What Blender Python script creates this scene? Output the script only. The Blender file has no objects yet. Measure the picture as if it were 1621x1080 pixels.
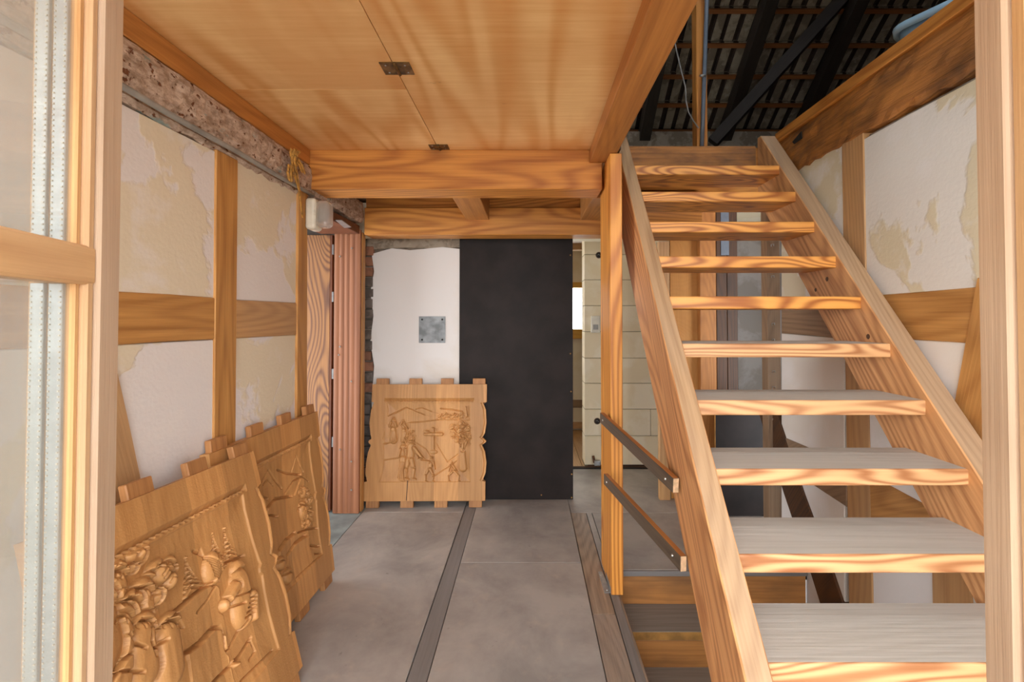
import bpy, bmesh, math, random
import numpy as np
from mathutils import Vector, Matrix
random.seed(7)
SC = bpy.context.scene
COL = SC.collection

# ---------------------------------------------------------------- camera
F, PPX, HZ, CAMZ = 765.0, 838.0, 505.0, 1.39
TH = math.radians(1.1)
PPY = HZ - F * math.tan(TH)
cam = bpy.data.cameras.new('camera')
cam.sensor_width = 36.0
cam.lens = F * 36.0 / 1621.0
cam.shift_x = (810.5 - PPX) / 1621.0
cam.shift_y = (PPY - 540.0) / 1621.0
cam.clip_start = 0.02
camo = bpy.data.objects.new('camera', cam)
COL.objects.link(camo)
camo.location = (0, 0, CAMZ)
camo.rotation_euler = (math.pi / 2 + TH, 0, 0)
SC.camera = camo

# ---------------------------------------------------------------- world, exposure
w = bpy.data.worlds.new('world')
SC.world = w
w.use_nodes = True
bg = w.node_tree.nodes['Background']
bg.inputs['Color'].default_value = (0.93, 0.96, 1.0, 1)
bg.inputs['Strength'].default_value = 9.2
vs = SC.view_settings
vs.view_transform = 'Standard'
vs.look = 'None'
vs.exposure = 0.0
vs.gamma = 1.0
vs.use_curve_mapping = False
SC.cycles.max_bounces = 10
SC.cycles.diffuse_bounces = 5
SC.cycles.transparent_max_bounces = 12

def portal(name, loc, rot, sx, sy):
    l = bpy.data.lights.new(name, 'AREA')
    l.shape = 'RECTANGLE'; l.size = sx; l.size_y = sy
    l.cycles.is_portal = True
    o = bpy.data.objects.new(name, l)
    COL.objects.link(o); o.location = loc; o.rotation_euler = rot
portal('doorway_portal', (0.1, -0.25, 1.15), (math.pi / 2, 0, 0), 2.6, 2.3)
portal('window_portal', (0.0, 6.18, 1.5), (-math.pi / 2, 0, 0), 1.5, 0.6)
portal('passage_portal', (-2.19, 3.02, 1.05), (0, -math.pi / 2, 0), 1.9, 0.85)
portal('loft_portal', (1.7, -.48, 3.28), (math.pi / 2, 0, 0), 1.8, .36)  # serves the added opening in the loft front

# ---------------------------------------------------------------- pixel helpers (1621 x 1080 frame)
def ray(px, py):
    x = (px - PPX) / F; y = -(py - PPY) / F
    return Vector((x, math.cos(TH) - y * math.sin(TH), math.sin(TH) + y * math.cos(TH)))
def on(px, py, ax, v):
    d = ray(px, py); o = Vector((0, 0, CAMZ)); i = 'xyz'.index(ax)
    return o + d * ((v - o[i]) / d[i])
def onplane(px, py, p0, n):
    d = ray(px, py); o = Vector((0, 0, CAMZ))
    return o + d * ((p0 - o).dot(n) / d.dot(n))

# ---------------------------------------------------------------- materials
def lin(c):
    r = []
    for v in c[:3]:
        v /= 255.0
        r.append(v / 12.92 if v <= 0.04045 else ((v + 0.055) / 1.055) ** 2.4)
    return (r[0], r[1], r[2], 1.0)

class NT:
    def __init__(s, name):
        s.m = bpy.data.materials.new(name); s.m.use_nodes = True
        s.t = s.m.node_tree; s.b = s.t.nodes['Principled BSDF']; s.out = s.t.nodes['Material Output']
    def n(s, typ, ins=None, **kw):
        nd = s.t.nodes.new(typ)
        for k, v in kw.items(): setattr(nd, k, v)
        if ins:
            for k, v in ins.items():
                sock = nd.inputs[k]
                if hasattr(v, 'is_output'): s.t.links.new(v, sock)
                else: sock.default_value = v
        return nd
    def l(s, a, b): s.t.links.new(a, b)
    def coords(s, scale=(1, 1, 1), rnd=True):
        tc = s.n('ShaderNodeTexCoord')
        v = tc.outputs['Object']
        if rnd:
            oi = s.n('ShaderNodeObjectInfo')
            m = s.n('ShaderNodeMath', {0: oi.outputs['Random'], 1: 53.0}, operation='MULTIPLY')
            v = s.n('ShaderNodeVectorMath', {0: v, 1: m.outputs[0]}, operation='ADD').outputs[0]
        return s.n('ShaderNodeVectorMath', {0: v, 1: scale}, operation='MULTIPLY').outputs[0]
    def noise(s, vec, scale, detail=3, rough=0.55, dist=0.0):
        return s.n('ShaderNodeTexNoise', {'Vector': vec, 'Scale': scale, 'Detail': detail, 'Roughness': rough, 'Distortion': dist}).outputs['Fac']
    def math(s, op, a, b=0.0, c=0.0, clamp=False):
        return s.n('ShaderNodeMath', {0: a, 1: b, 2: c}, operation=op, use_clamp=clamp).outputs[0]
    def ramp(s, fac, lo, hi):
        return s.n('ShaderNodeMapRange', {'Value': fac, 'From Min': lo, 'From Max': hi}).outputs[0]
    def mix(s, fac, a, b):
        nd = s.n('ShaderNodeMix', data_type='RGBA')
        for i, v in ((0, fac), (6, a), (7, b)):
            if hasattr(v, 'is_output'): s.l(v, nd.inputs[i])
            else: nd.inputs[i].default_value = v
        return nd.outputs[2]
    def bump(s, h, strength=0.2, dist=0.01):
        nd = s.n('ShaderNodeBump', {'Height': h, 'Strength': strength, 'Distance': dist})
        s.l(nd.outputs[0], s.b.inputs['Normal'])
    def fin(s, color, rough=0.6):
        if hasattr(color, 'is_output'): s.l(color, s.b.inputs['Base Color'])
        else: s.b.inputs['Base Color'].default_value = color
        if hasattr(rough, 'is_output'): s.l(rough, s.b.inputs['Roughness'])
        else: s.b.inputs['Roughness'].default_value = rough
        return s.m

def wood(name, light, dark, stain=None, ring=0.5, freq=28, rscale=3.2, fibre=0.5, stainamt=0.5, rough=0.55, bump=0.15, stretch=0.13, patch=1.6):
    t = NT(name)
    v = t.coords((stretch, 1, 1))
    n1 = t.noise(v, rscale, 1.2, 0.4, 0.15)
    rings = t.math('MULTIPLY_ADD', t.math('SINE', t.math('MULTIPLY', n1, freq * 5.5)), 0.5, 0.5)
    rings = t.math('POWER', rings, 1.6)
    vf = t.coords((0.025, 1, 1))
    fib = t.ramp(t.noise(vf, 95, 4, 0.65), 0.3, 0.72)
    f = t.math('ADD', t.math('MULTIPLY', rings, ring), t.math('MULTIPLY', fib, fibre), clamp=True)
    c = t.mix(f, lin(light), lin(dark))
    big = t.ramp(t.noise(t.coords((0.35, 1, 1)), patch, 4, 0.6), 0.42, 0.68)
    if stain is not None:
        c = t.mix(t.math('MULTIPLY', big, stainamt), c, lin(stain))
    t.bump(t.math('ADD', fib, t.math('MULTIPLY', rings, 0.4)), bump, 0.004)
    return t.fin(c, rough)

def plaster(name, a, b, c=None, sc=1.6, bump=0.25, lo=0.46, hi=0.54, amt=0.8):
    t = NT(name)
    v = t.coords((1, 1, 1))
    n = t.noise(v, sc, 6, 0.55, 0.4)
    col = t.mix(t.math('MULTIPLY', t.ramp(n, lo, hi), amt), lin(a), lin(b))
    if c is not None:
        n2 = t.noise(v, sc * 2.7, 6, 0.6, 0.2)
        col = t.mix(t.math('MULTIPLY', t.ramp(n2, 0.56, 0.66), 0.6), col, lin(c))
    h = t.math('ADD', t.noise(v, 70, 4), t.math('MULTIPLY', t.ramp(n, lo, hi), 1.5))
    t.bump(h, bump, 0.004)
    return t.fin(col, 0.85)

def plain(name, c, rough=0.6, metal=0.0, var=0.12, sc=12, bump=0.05):
    t = NT(name)
    v = t.coords()
    n = t.noise(v, sc, 4)
    d = tuple(x * (1 - 2.2 * var) for x in c)
    col = t.mix(t.ramp(n, 0.35, 0.65), lin(c), lin(d))
    t.bump(n, bump, 0.003)
    t.b.inputs['Metallic'].default_value = metal
    return t.fin(col, rough)

M = {}
M['beam'] = wood('orange_oak', (218, 150, 68), (156, 90, 32), (152, 92, 38), ring=.55, freq=26, fibre=.45, stainamt=.35)
M['beam_grey'] = wood('weathered_oak_face', (196, 132, 66), (150, 92, 40), (120, 84, 48), ring=.3, fibre=.6, stainamt=.6)
M['beam_old'] = wood('old_brown_oak', (194, 128, 60), (128, 78, 34), (62, 42, 26), ring=.25, fibre=.6, stainamt=.75, bump=.7, patch=9)
M['pine'] = wood('varnished_pine', (234, 164, 80), (146, 74, 24), (212, 144, 74), ring=.85, freq=20, rscale=7, fibre=.15, stainamt=.3, rough=.42, stretch=.16)
M['post'] = wood('orange_pine_post', (236, 166, 74), (166, 90, 28), (214, 144, 66), ring=.7, freq=24, rscale=3.5, fibre=.25, stainamt=.3, rough=.45)
M['pine_worn'] = wood('worn_pine_tread', (220, 170, 118), (150, 90, 48), (208, 160, 112), ring=.8, freq=20, rscale=7, fibre=.2, stainamt=.3, rough=.5, stretch=.16)
M['stringer'] = wood('stringer_pine', (226, 168, 110), (150, 90, 46), (200, 152, 104), ring=.5, freq=26, rscale=4.0, fibre=.5, stainamt=.4)
M['dust'] = wood('dusty_tread_top', (190, 184, 174), (172, 164, 152), (168, 156, 140), ring=.3, fibre=.5, stainamt=.5, rough=.8)
M['dustedge'] = wood('dusty_stringer_edge', (188, 152, 112), (146, 110, 76), (164, 140, 116), ring=.4, fibre=.6, stainamt=.6, rough=.8)
M['timber'] = wood('wall_timber', (204, 150, 84), (154, 102, 48), (166, 120, 72), ring=.4, freq=22, fibre=.6, stainamt=.4)
M['timber_pale'] = wood('wall_timber_pale', (208, 162, 108), (166, 120, 72), (160, 134, 106), ring=.4, freq=22, fibre=.5, stainamt=.5)
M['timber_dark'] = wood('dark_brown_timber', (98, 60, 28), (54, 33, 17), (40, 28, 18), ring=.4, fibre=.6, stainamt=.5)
M['timber_grey'] = wood('grey_brown_timber', (160, 128, 96), (116, 88, 62), (140, 124, 106), ring=.4, fibre=.6, stainamt=.5)
M['carved'] = wood('carved_oak', (210, 156, 96), (174, 120, 66), (184, 128, 74), ring=.3, freq=24, fibre=.5, stainamt=.4, bump=.12, rough=.5)
def glued_boards(m):
    nt = m.node_tree; b = nt.nodes['Principled BSDF']
    src = b.inputs['Base Color'].links[0].from_socket
    tc = nt.nodes.new('ShaderNodeTexCoord'); sx = nt.nodes.new('ShaderNodeSeparateXYZ')
    nt.links.new(tc.outputs['Object'], sx.inputs[0])
    mu = nt.nodes.new('ShaderNodeMath'); mu.operation = 'MULTIPLY_ADD'; mu.inputs[1].default_value = 5.6; mu.inputs[2].default_value = 20.3
    nt.links.new(sx.outputs['Y'], mu.inputs[0])
    fl_ = nt.nodes.new('ShaderNodeMath'); fl_.operation = 'FLOOR'; nt.links.new(mu.outputs[0], fl_.inputs[0])
    wn = nt.nodes.new('ShaderNodeTexWhiteNoise'); wn.noise_dimensions = '1D'; nt.links.new(fl_.outputs[0], wn.inputs['W'])
    mr = nt.nodes.new('ShaderNodeMapRange'); mr.inputs['To Min'].default_value = .80; mr.inputs['To Max'].default_value = 1.1; nt.links.new(wn.outputs['Value'], mr.inputs['Value'])
    vm = nt.nodes.new('ShaderNodeVectorMath'); vm.operation = 'SCALE'; nt.links.new(src, vm.inputs[0]); nt.links.new(mr.outputs[0], vm.inputs['Scale'])
    nt.links.new(vm.outputs[0], b.inputs['Base Color'])
glued_boards(M['carved'])
M['peg'] = wood('peg_oak', (192, 138, 84), (146, 96, 54), (132, 92, 58), ring=.3, fibre=.6, stainamt=.4)
M['red'] = wood('reddish_hardwood', (168, 110, 74), (128, 78, 50), (148, 94, 62), ring=.6, freq=13, rscale=3.5, fibre=.35, stainamt=.3, stretch=.02)
M['zebra'] = wood('figured_laminate', (176, 124, 74), (108, 70, 50), (150, 100, 60), ring=.8, freq=48, rscale=3.2, fibre=.3, stainamt=.2, stretch=.3)
M['brownboard'] = wood('brown_lintel', (118, 66, 36), (82, 44, 24), None, ring=.3, fibre=.5)
M['door'] = wood('pale_oak_door', (222, 178, 122), (188, 136, 84), (204, 176, 146), ring=.3, freq=20, fibre=.65, stainamt=.6)
M['doorgrey'] = wood('greyed_oak_door', (202, 172, 140), (172, 138, 106), (196, 176, 156), ring=.3, freq=20, fibre=.6, stainamt=.6)
M['bar'] = wood('dark_bar', (92, 76, 58), (52, 44, 36), (120, 100, 78), ring=.2, fibre=.7, stainamt=.4)
M['bartop'] = wood('bar_top_edge', (186, 122, 62), (140, 84, 40), None, ring=.3, fibre=.6)
M['endgrain'] = plain('pale_end_grain', (226, 190, 148), .7, 0, .08, 60)
M['osb'] = wood('hardboard', (192, 134, 62), (170, 112, 46), (160, 108, 50), ring=.15, fibre=.5, stainamt=.3, stretch=.8)
M['batten'] = wood('roof_batten', (150, 92, 44), (104, 60, 28), None, ring=.2, fibre=.6)
M['rafter'] = wood('blackened_rafter', (48, 36, 26), (22, 17, 13), None, ring=.2, fibre=.6)
M['farfloor'] = wood('plank_floor', (198, 160, 112), (158, 118, 76), (170, 140, 110), ring=.3, fibre=.6, stainamt=.5)
M['strip'] = wood('dark_floor_strip', (138, 132, 128), (104, 98, 92), (128, 126, 126), ring=.2, fibre=.6, stainamt=.6, rough=.6)
M['plank'] = wood('worn_floor_plank', (176, 150, 124), (112, 92, 74), (154, 144, 136), ring=.4, fibre=.7, stainamt=.7, rough=.42, bump=.4)
M['lowriser'] = wood('cellar_riser', (206, 142, 76), (154, 102, 54), (104, 76, 52), ring=.3, fibre=.6, stainamt=.6, patch=5)
M['lowtread'] = wood('cellar_tread', (156, 148, 138), (120, 112, 102), None, ring=.2, fibre=.6, rough=.8)

def plywood_mat():
    t = NT('ceiling_plywood')
    v = t.coords((1, .09, 1))
    n1 = t.noise(v, 2.3, 2, .45, .2)
    rings = t.math('MULTIPLY_ADD', t.math('SINE', t.math('MULTIPLY', n1, 60.0)), .5, .5)
    fib = t.ramp(t.noise(t.coords((.05, 1, 1)), 55, 4, .65), .3, .72)
    c = t.mix(t.math('ADD', t.math('MULTIPLY', t.math('POWER', rings, 2.0), .6), t.math('MULTIPLY', fib, .4), clamp=True), lin((248, 210, 150)), lin((216, 156, 88)))
    blotch = t.ramp(t.noise(t.coords((1, .5, 1)), 1.3, 4, .6, .6), .45, .6)
    c = t.mix(t.math('MULTIPLY', blotch, .45), c, lin((206, 140, 76)))
    dirt = t.ramp(t.noise(t.coords((.6, 1.4, 1)), 9, 5, .7), .70, .80)
    c = t.mix(t.math('MULTIPLY', dirt, .55), c, lin((92, 66, 50)))
    t.bump(fib, .06, .002)
    return t.fin(c, .6)
M['ply'] = plywood_mat()

def floor_mat():
    t = NT('dusty_floor_sheet')
    v = t.coords()
    n = t.noise(v, 2.2, 6, .62, .3)
    c = t.mix(t.ramp(n, .38, .64), lin((172, 166, 159)), lin((142, 136, 131)))
    n2 = t.noise(v, 9, 6, .7)
    c = t.mix(t.math('MULTIPLY', t.ramp(n2, .55, .75), .4), c, lin((188, 172, 156)))
    n3 = t.noise(v, 26, 5, .7)
    c = t.mix(t.math('MULTIPLY', t.ramp(n3, .66, .76), .5), c, lin((78, 70, 64)))
    t.bump(t.noise(v, 90, 4), .05, .002)
    return t.fin(c, t.math('MULTIPLY_ADD', n, .5, .28))
M['floor'] = floor_mat()
M['floorblue'] = plain('bluish_threshold', (150, 160, 158), .6, 0, .1, 6)

M['plaster'] = plaster('white_plaster', (222, 216, 212), (218, 204, 172), (226, 220, 214), 1.5, lo=.525, hi=.545)
M['plaster_r'] = plaster('white_plaster_cream', (224, 219, 210), (212, 198, 162), (228, 224, 219), 1.6, lo=.465, hi=.485)
M['plaster_b'] = plaster('white_plaster_plain', (234, 231, 228), (224, 216, 204), None, 1.0, .15, lo=.5, hi=.6)
M['concrete'] = plaster('rough_concrete', (168, 154, 136), (128, 114, 98), (180, 168, 150), 7, .8)
M['mortar'] = plaster('mortar', (150, 138, 124), (110, 98, 86), None, 9, .6)
M['greyplaster'] = plaster('grey_plaster', (150, 146, 142), (128, 122, 116), None, 3, .3)
M['block'] = plaster('aerated_block', (234, 222, 196), (226, 210, 176), None, 3, .12)
M['blockjoint'] = plain('block_joint', (150, 134, 100), .9)
M['black'] = plain('black_film_ply', (44, 37, 35), .55, 0, .12, 5, .02)
M['black'].node_tree.nodes['Principled BSDF'].inputs['Specular IOR Level'].default_value = .2
M['plyedge'] = plain('ply_edge', (196, 142, 70), .7)
M['zinc'] = plain('zinc_sheet', (150, 154, 156), .45, .55, .12, 14)
M['steel'] = plain('dull_steel', (172, 174, 174), .4, .7, .08, 20)
M['brass'] = plain('old_brass', (140, 108, 66), .45, .7, .2, 30)
M['screw'] = plain('screw_head', (190, 188, 182), .35, .8, .05)
M['pvc'] = plain('grey_pvc', (158, 156, 150), .5, 0, .08, 10)
M['conduit'] = plain('blue_grey_conduit', (110, 122, 138), .4, 0, .06, 10)
M['cable'] = plain('grey_cable', (150, 148, 146), .5)
M['white_plastic'] = plain('ivory_plastic', (226, 220, 202), .4, 0, .05)
M['dark'] = plain('dark_void', (30, 25, 22), .8)
M['tub'] = plain('blue_plastic', (178, 218, 246), .45, 0, .04, 4)
M['wheat'] = plain('dried_wheat', (206, 152, 70), .7, 0, .15, 40)
M['spacer'] = plain('aluminium_spacer', (176, 184, 188), .35, .35, .05, 30)
M['tile'] = plaster('clay_tile_underside', (150, 138, 118), (112, 98, 82), (168, 158, 140), 6, .4)
M['tile_dark'] = plain('clay_tile_joint_shade', (58, 42, 32), .9)  # shade of the recessed tile channels put into the colour, with weathering
M['brick_a'] = plaster('orange_brick', (164, 116, 90), (134, 96, 76), None, 10, .5)
M['brick_b'] = plaster('sooty_brick', (120, 110, 102), (92, 84, 78), None, 10, .5)
M['outside'] = plaster('gravel', (166, 157, 142), (142, 134, 122), None, 4, .4)
M['roofdark'] = plain('roof_underlay', (30, 25, 21), .95)
M['yellowframe'] = wood('yellow_pine_frame', (222, 170, 70), (190, 130, 44), None, ring=.3, fibre=.4)

def old_paint():
    t = NT('flaking_painted_beam')
    v = t.coords((.5, 1, 1))
    n = t.noise(v, 38, 6, .75)
    c = t.mix(t.ramp(n, .38, .62), lin((206, 184, 166)), lin((150, 126, 106)))
    worm = t.ramp(t.noise(t.coords((.7, 1, 1)), 48, 3, .6), .61, .66)
    c = t.mix(worm, c, lin((110, 64, 34)))
    teal = t.ramp(t.noise(t.coords((.5, 1, 1)), 11, 5, .7), .61, .66)
    c = t.mix(t.math('MULTIPLY', teal, .8), c, lin((122, 150, 148)))
    br = t.ramp(t.noise(t.coords((.4, 1, 1)), 9, 6, .75), .57, .70)
    c = t.mix(t.math('MULTIPLY', br, .8), c, lin((112, 78, 52)))
    t.bump(t.math('ADD', n, t.math('MULTIPLY', worm, -.8)), .8, .006)
    return t.fin(c, .85)
M['oldpaint'] = old_paint()

def glass_mat(name, tint, haze):
    t = NT(name)
    t.t.nodes.remove(t.b)
    tr = t.n('ShaderNodeBsdfTransparent', {'Color': (*tint, 1)})
    gl = t.n('ShaderNodeBsdfGlossy', {'Color': (1, 1, 1, 1), 'Roughness': .03})
    df = t.n('ShaderNodeBsdfTranslucent', {'Color': (.85, .84, .82, 1)})
    dd = t.n('ShaderNodeBsdfDiffuse', {'Color': (.85, .84, .82, 1)})
    dust = t.n('ShaderNodeMixShader', {0: .5, 1: df.outputs[0], 2: dd.outputs[0]})
    a = t.n('ShaderNodeMixShader', {0: haze, 1: tr.outputs[0], 2: dust.outputs[0]})
    lw = t.n('ShaderNodeLayerWeight', {'Blend': .5})
    fr = t.math('MULTIPLY_ADD', t.math('POWER', lw.outputs['Facing'], 5.0), .9, .04)
    b = t.n('ShaderNodeMixShader', {0: fr, 1: a.outputs[0], 2: gl.outputs[0]})
    t.l(b.outputs[0], t.out.inputs[0])
    return t.m
M['glass'] = glass_mat('dusty_double_glazing', (.97, .97, .96), .2)
M['winglass'] = glass_mat('window_glass', (.97, .97, .95), .03)
M['lampglass'] = glass_mat('lamp_glass', (.86, .82, .76), .35)

# ---------------------------------------------------------------- object helpers
WM = {}
def link(o, M4, parent=None):
    COL.objects.link(o)
    WM[o.name] = M4
    if parent is not None:
        o.parent = parent
        o.matrix_parent_inverse = WM[parent.name].inverted()
    o.matrix_basis = M4
    return o
def empty(name, loc, label=None, cat=None, group=None, kind=None):
    o = bpy.data.objects.new(name, None)
    o.empty_display_size = .1
    link(o, Matrix.Translation(Vector(loc)))
    return tag(o, label, cat, group, kind)
def tag(o, label=None, cat=None, group=None, kind=None):
    if label: o['label'] = label
    if cat: o['category'] = cat
    if group: o['group'] = group
    if kind: o['kind'] = kind
    return o
def from_bm(name, bm, mats, M4=Matrix(), parent=None, smooth=False):
    me = bpy.data.meshes.new(name)
    bmesh.ops.recalc_face_normals(bm, faces=bm.faces)
    bm.to_mesh(me); bm.free()
    for m in (mats if isinstance(mats, (list, tuple)) else [mats]):
        me.materials.append(M[m] if isinstance(m, str) else m)
    if smooth:
        for p in me.polygons: p.use_smooth = True
    return link(bpy.data.objects.new(name, me), M4, parent)
def bm_box(bm, a, b, bev=0.0):
    r = bmesh.ops.create_cube(bm, size=1.0)
    for v in r['verts']:
        v.co = Vector([(a[i] + b[i]) / 2 + v.co[i] * (b[i] - a[i]) for i in range(3)])
    if bev > 0:
        es = list({e for v in r['verts'] for e in v.link_edges})
        bmesh.ops.bevel(bm, geom=es, offset=bev, segments=1, affect='EDGES')
GR = {'x': Matrix.Identity(3), 'y': Matrix(((0, -1, 0), (1, 0, 0), (0, 0, 1))), 'z': Matrix(((0, 0, -1), (0, 1, 0), (1, 0, 0)))}
def box(name, a, b, mat, parent=None, grain='x', bev=0.003, fm=None):
    """box between corners a, b; its own x axis runs along the wood grain; fm(normal_world, centre)->slot"""
    a = Vector(a); b = Vector(b)
    c = (a + b) / 2
    R = GR[grain]
    h = R.transposed() @ ((b - a) / 2)
    h = Vector([abs(x) for x in h])
    bm = bmesh.new()
    bm_box(bm, -h, h, min(bev, min(h) * .45))
    if fm:
        bm.normal_update()
        for f in bm.faces: f.material_index = fm(R @ f.normal)
    return from_bm(name, bm, mat, Matrix.Translation(c) @ R.to_4x4(), parent)
def prism(name, pts, n, thick, mat, parent=None, grain=None, bev=0.002, back=True):
    """polygon of world points (front face), extruded by thick against normal n"""
    n = Vector(n).normalized()
    c = sum(pts, Vector()) / len(pts)
    g = Vector(grain) if grain is not None else (pts[1] - pts[0])
    g = (g - n * g.dot(n)).normalized()
    R = Matrix((g, n.cross(g), n)).transposed()
    bm = bmesh.new()
    Rt = R.transposed()
    vs_ = [bm.verts.new(Rt @ (p - c)) for p in pts]
    f = bm.faces.new(vs_)
    r = bmesh.ops.extrude_face_region(bm, geom=[f])
    for v in [x for x in r['geom'] if isinstance(x, bmesh.types.BMVert)]: v.co.z -= thick
    if bev > 0:
        bmesh.ops.bevel(bm, geom=list(bm.edges), offset=bev, segments=1, affect='EDGES')
    return from_bm(name, bm, mat, Matrix.Translation(c) @ R.to_4x4(), parent)
def tube(name, pts, r, mat, parent=None, seg=8, radii=None):
    pts = [Vector(p) for p in pts]
    bm = bmesh.new(); rings = []
    up = Vector((0.13, .31, .94))
    for i, p in enumerate(pts):
        d = (pts[min(i + 1, len(pts) - 1)] - pts[max(i - 1, 0)]).normalized()
        s = d.cross(up).normalized(); u = s.cross(d)
        rr = radii[i] if radii else r
        rings.append([bm.verts.new(p + (s * math.cos(k * 2 * math.pi / seg) + u * math.sin(k * 2 * math.pi / seg)) * rr) for k in range(seg)])
    for a, b in zip(rings, rings[1:]):
        for k in range(seg): bm.faces.new((a[k], a[(k + 1) % seg], b[(k + 1) % seg], b[k]))
    bm.faces.new(rings[0]); bm.faces.new(rings[-1][::-1])
    return from_bm(name, bm, mat, Matrix(), parent, True)
def disc(name, c, n, r, t, mat, parent=None, seg=12):
    n = Vector(n).normalized()
    q = n.to_track_quat('Z', 'Y').to_matrix().to_4x4()
    bm = bmesh.new()
    bmesh.ops.create_cone(bm, cap_ends=True, segments=seg, radius1=r, radius2=r * .8, depth=t)
    return from_bm(name, bm, mat, Matrix.Translation(Vector(c)) @ q, parent)
def px_poly(pts, ax, v): return [on(a, b, ax, v) for a, b in pts]

# ================================================================ SETTING
XL, XR, ZC = -1.2, 1.54, 2.314
# ---- floor
floor = empty('floor', (0, 2, 0), kind='structure')
floor['label'] = 'dusty grey sheet floor with dark strip'
def fl(name, x0, x1, y0, y1, mat='floor', z=0.0, grain='y', t=.03): return box(name, (x0, y0, z - t), (x1, y1, z), mat, floor, grain, .002)
fl('floor_sheet', XL, -.476, -.3, 1.62); fl('floor_sheet', XL, -.476, 1.624, 3.5); fl('floor_sheet', XL, -.476, 3.504, 3.8)
fl('floor_strip', -.472, -.396, -.3, 3.62, 'strip', -.004)
fl('floor_strip', -.472, -.396, 3.624, 3.8, 'strip', -.004)
fl('floor_sheet', -.392, .295, -.3, 1.5); fl('floor_sheet', -.392, .295, 1.503, 2.78); fl('floor_sheet', -.392, .295, 2.784, 3.9)
fl('floor_plank', .299, .405, -.3, 2.3, 'plank'); fl('floor_plank', .299, .405, 2.303, 3.49, 'plank')
fl('floor_plank', .409, .45, -.3, 2.7, 'strip', -.003)
fl('floor_sheet', .45, 2.4, 2.706, 3.49)
fl('floor_sheet', .409, .446, 2.704, 3.49)
fl('floor_sheet', .299, 2.4, 3.494, 4.5)
fl('floor_sheet', -.9, .295, 3.904, 4.5)
fl('threshold_bar', -.9, 1.3, 4.503, 4.53, 'dark', .006, 'x')
fl('threshold_bar', -.9, 1.3, 4.535, 4.56, 'timber_dark', .01, 'x')
for i in range(11): fl('plank', -.9 + .2 * i, -.704 + .2 * i, 4.565, 6.2, 'farfloor')
fl('threshold_sheet', -2.1, XL - .004, 2.6, 3.8, 'floorblue', -.002)
fl('floor_sheet', .45, 1.52, -.3, .85)
fl('subfloor', -2.2, .43, -.3, 6.2, 'roofdark', -.034)
fl('subfloor', .43, 2.5, 2.72, 6.2, 'roofdark', -.034)
fl('subfloor', .43, 2.5, -.3, .84, 'mortar', -.034)
cel = empty('wall_cellar', (1, 2, -1.6), kind='structure'); cel['label'] = 'grey walls of the cellar stairwell'
# ---- ground outside
tag(box('ground', (-14, -16, -.2), (14, -.42, -.05), 'outside', None, 'x', 0), 'pale gravel ground outside the door', 'ground', kind='structure')

# ---- ceiling
ceiling = empty('ceiling', (0, 1.5, ZC), kind='structure')
ceiling['label'] = 'plywood ceiling with hinged trapdoor'
jx0 = on(690, 228, 'z', ZC).x
box('plywood_sheet', (XL - .02, -.3, ZC), (jx0 - .0015, 1.93, ZC + .018), 'ply', ceiling, 'x', .001)
box('plywood_sheet', (XL - .02, 1.931, ZC), (jx0 - .0015, 2.64, ZC + .018), 'ply', ceiling, 'x', .001)
box('plywood_sheet', (jx0 + .0015, -.3, ZC), (.46, 2.64, ZC + .018), 'ply', ceiling, 'x', .001)
box('loft_deck', (-1.7, -.3, ZC + .02), (.46, 2.62, 2.48), 'timber_dark', ceiling, 'x', 0)
box('loft_deck', (-2.2, 2.62, 2.316), (.5, 3.9, 2.48), 'timber_dark', ceiling, 'x', 0)
box('loft_deck', (-2.2, 3.9, 2.26), (2.4, 6.2, 2.48), 'block', ceiling, 'x', 0)
box('loft_deck', (.5, 3.06, 2.33), (2.4, 3.9, 2.48), 'beam', ceiling, 'x', 0)

# ---- left wall : backing, infill panels, timbers
wl = empty('wall_left', (XL, 1.5, 0), kind='structure')
wl['label'] = 'timber framed wall with white plaster infill'
box('wall_backing', (XL - .2, .3, -.02), (XL - .03, 2.63, 2.48), 'mortar', wl, 'y', 0)
def wlp(name, pts, mat, off=0.0, t=.03, grain=None, bev=.003): return prism(name, px_poly(pts, 'x', XL + off), (1, 0, 0), t, mat, wl, grain, bev)
wlp('plaster_panel', [(-60, 40), (190, 163), (342, 240), (341, 472), (190, 463), (-60, 450)], 'plaster', -.008)
wlp('plaster_panel', [(374, 256), (474, 300), (472, 480), (373, 475)], 'plaster', -.008)
wlp('plaster_panel', [(-60, 556), (184, 546), (340, 538), (338, 1000), (-60, 1200)], 'plaster', -.008)
wlp('plaster_panel', [(373, 535), (472, 530), (470, 780), (372, 860)], 'plaster', -.008)
wlp('timber_post', [(343, 236), (377, 254), (372, 850), (337, 930)], 'timber', 0, .05, (0, 0, 1))
wlp('timber_post', [(473, 292), (487, 300), (486, 780), (469, 800)], 'timber', .004, .05, (0, 0, 1))
wlp('timber_rail', [(-60, 446), (90, 456), (190, 462), (270, 466), (342, 472), (342, 537), (260, 541), (190, 546), (-60, 556)], 'timber', -.003, .05, (0, 1, 0))
wlp('timber_rail', [(374, 475), (472, 480), (472, 530), (374, 536)], 'timber_pale', -.003, .05, (0, 1, 0))
wlp('timber_brace', [(60, 540), (178, 548), (205, 668), (226, 768), (262, 960), (100, 960)], 'timber_pale', -.001, .05, (0, .3, -1))
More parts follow.
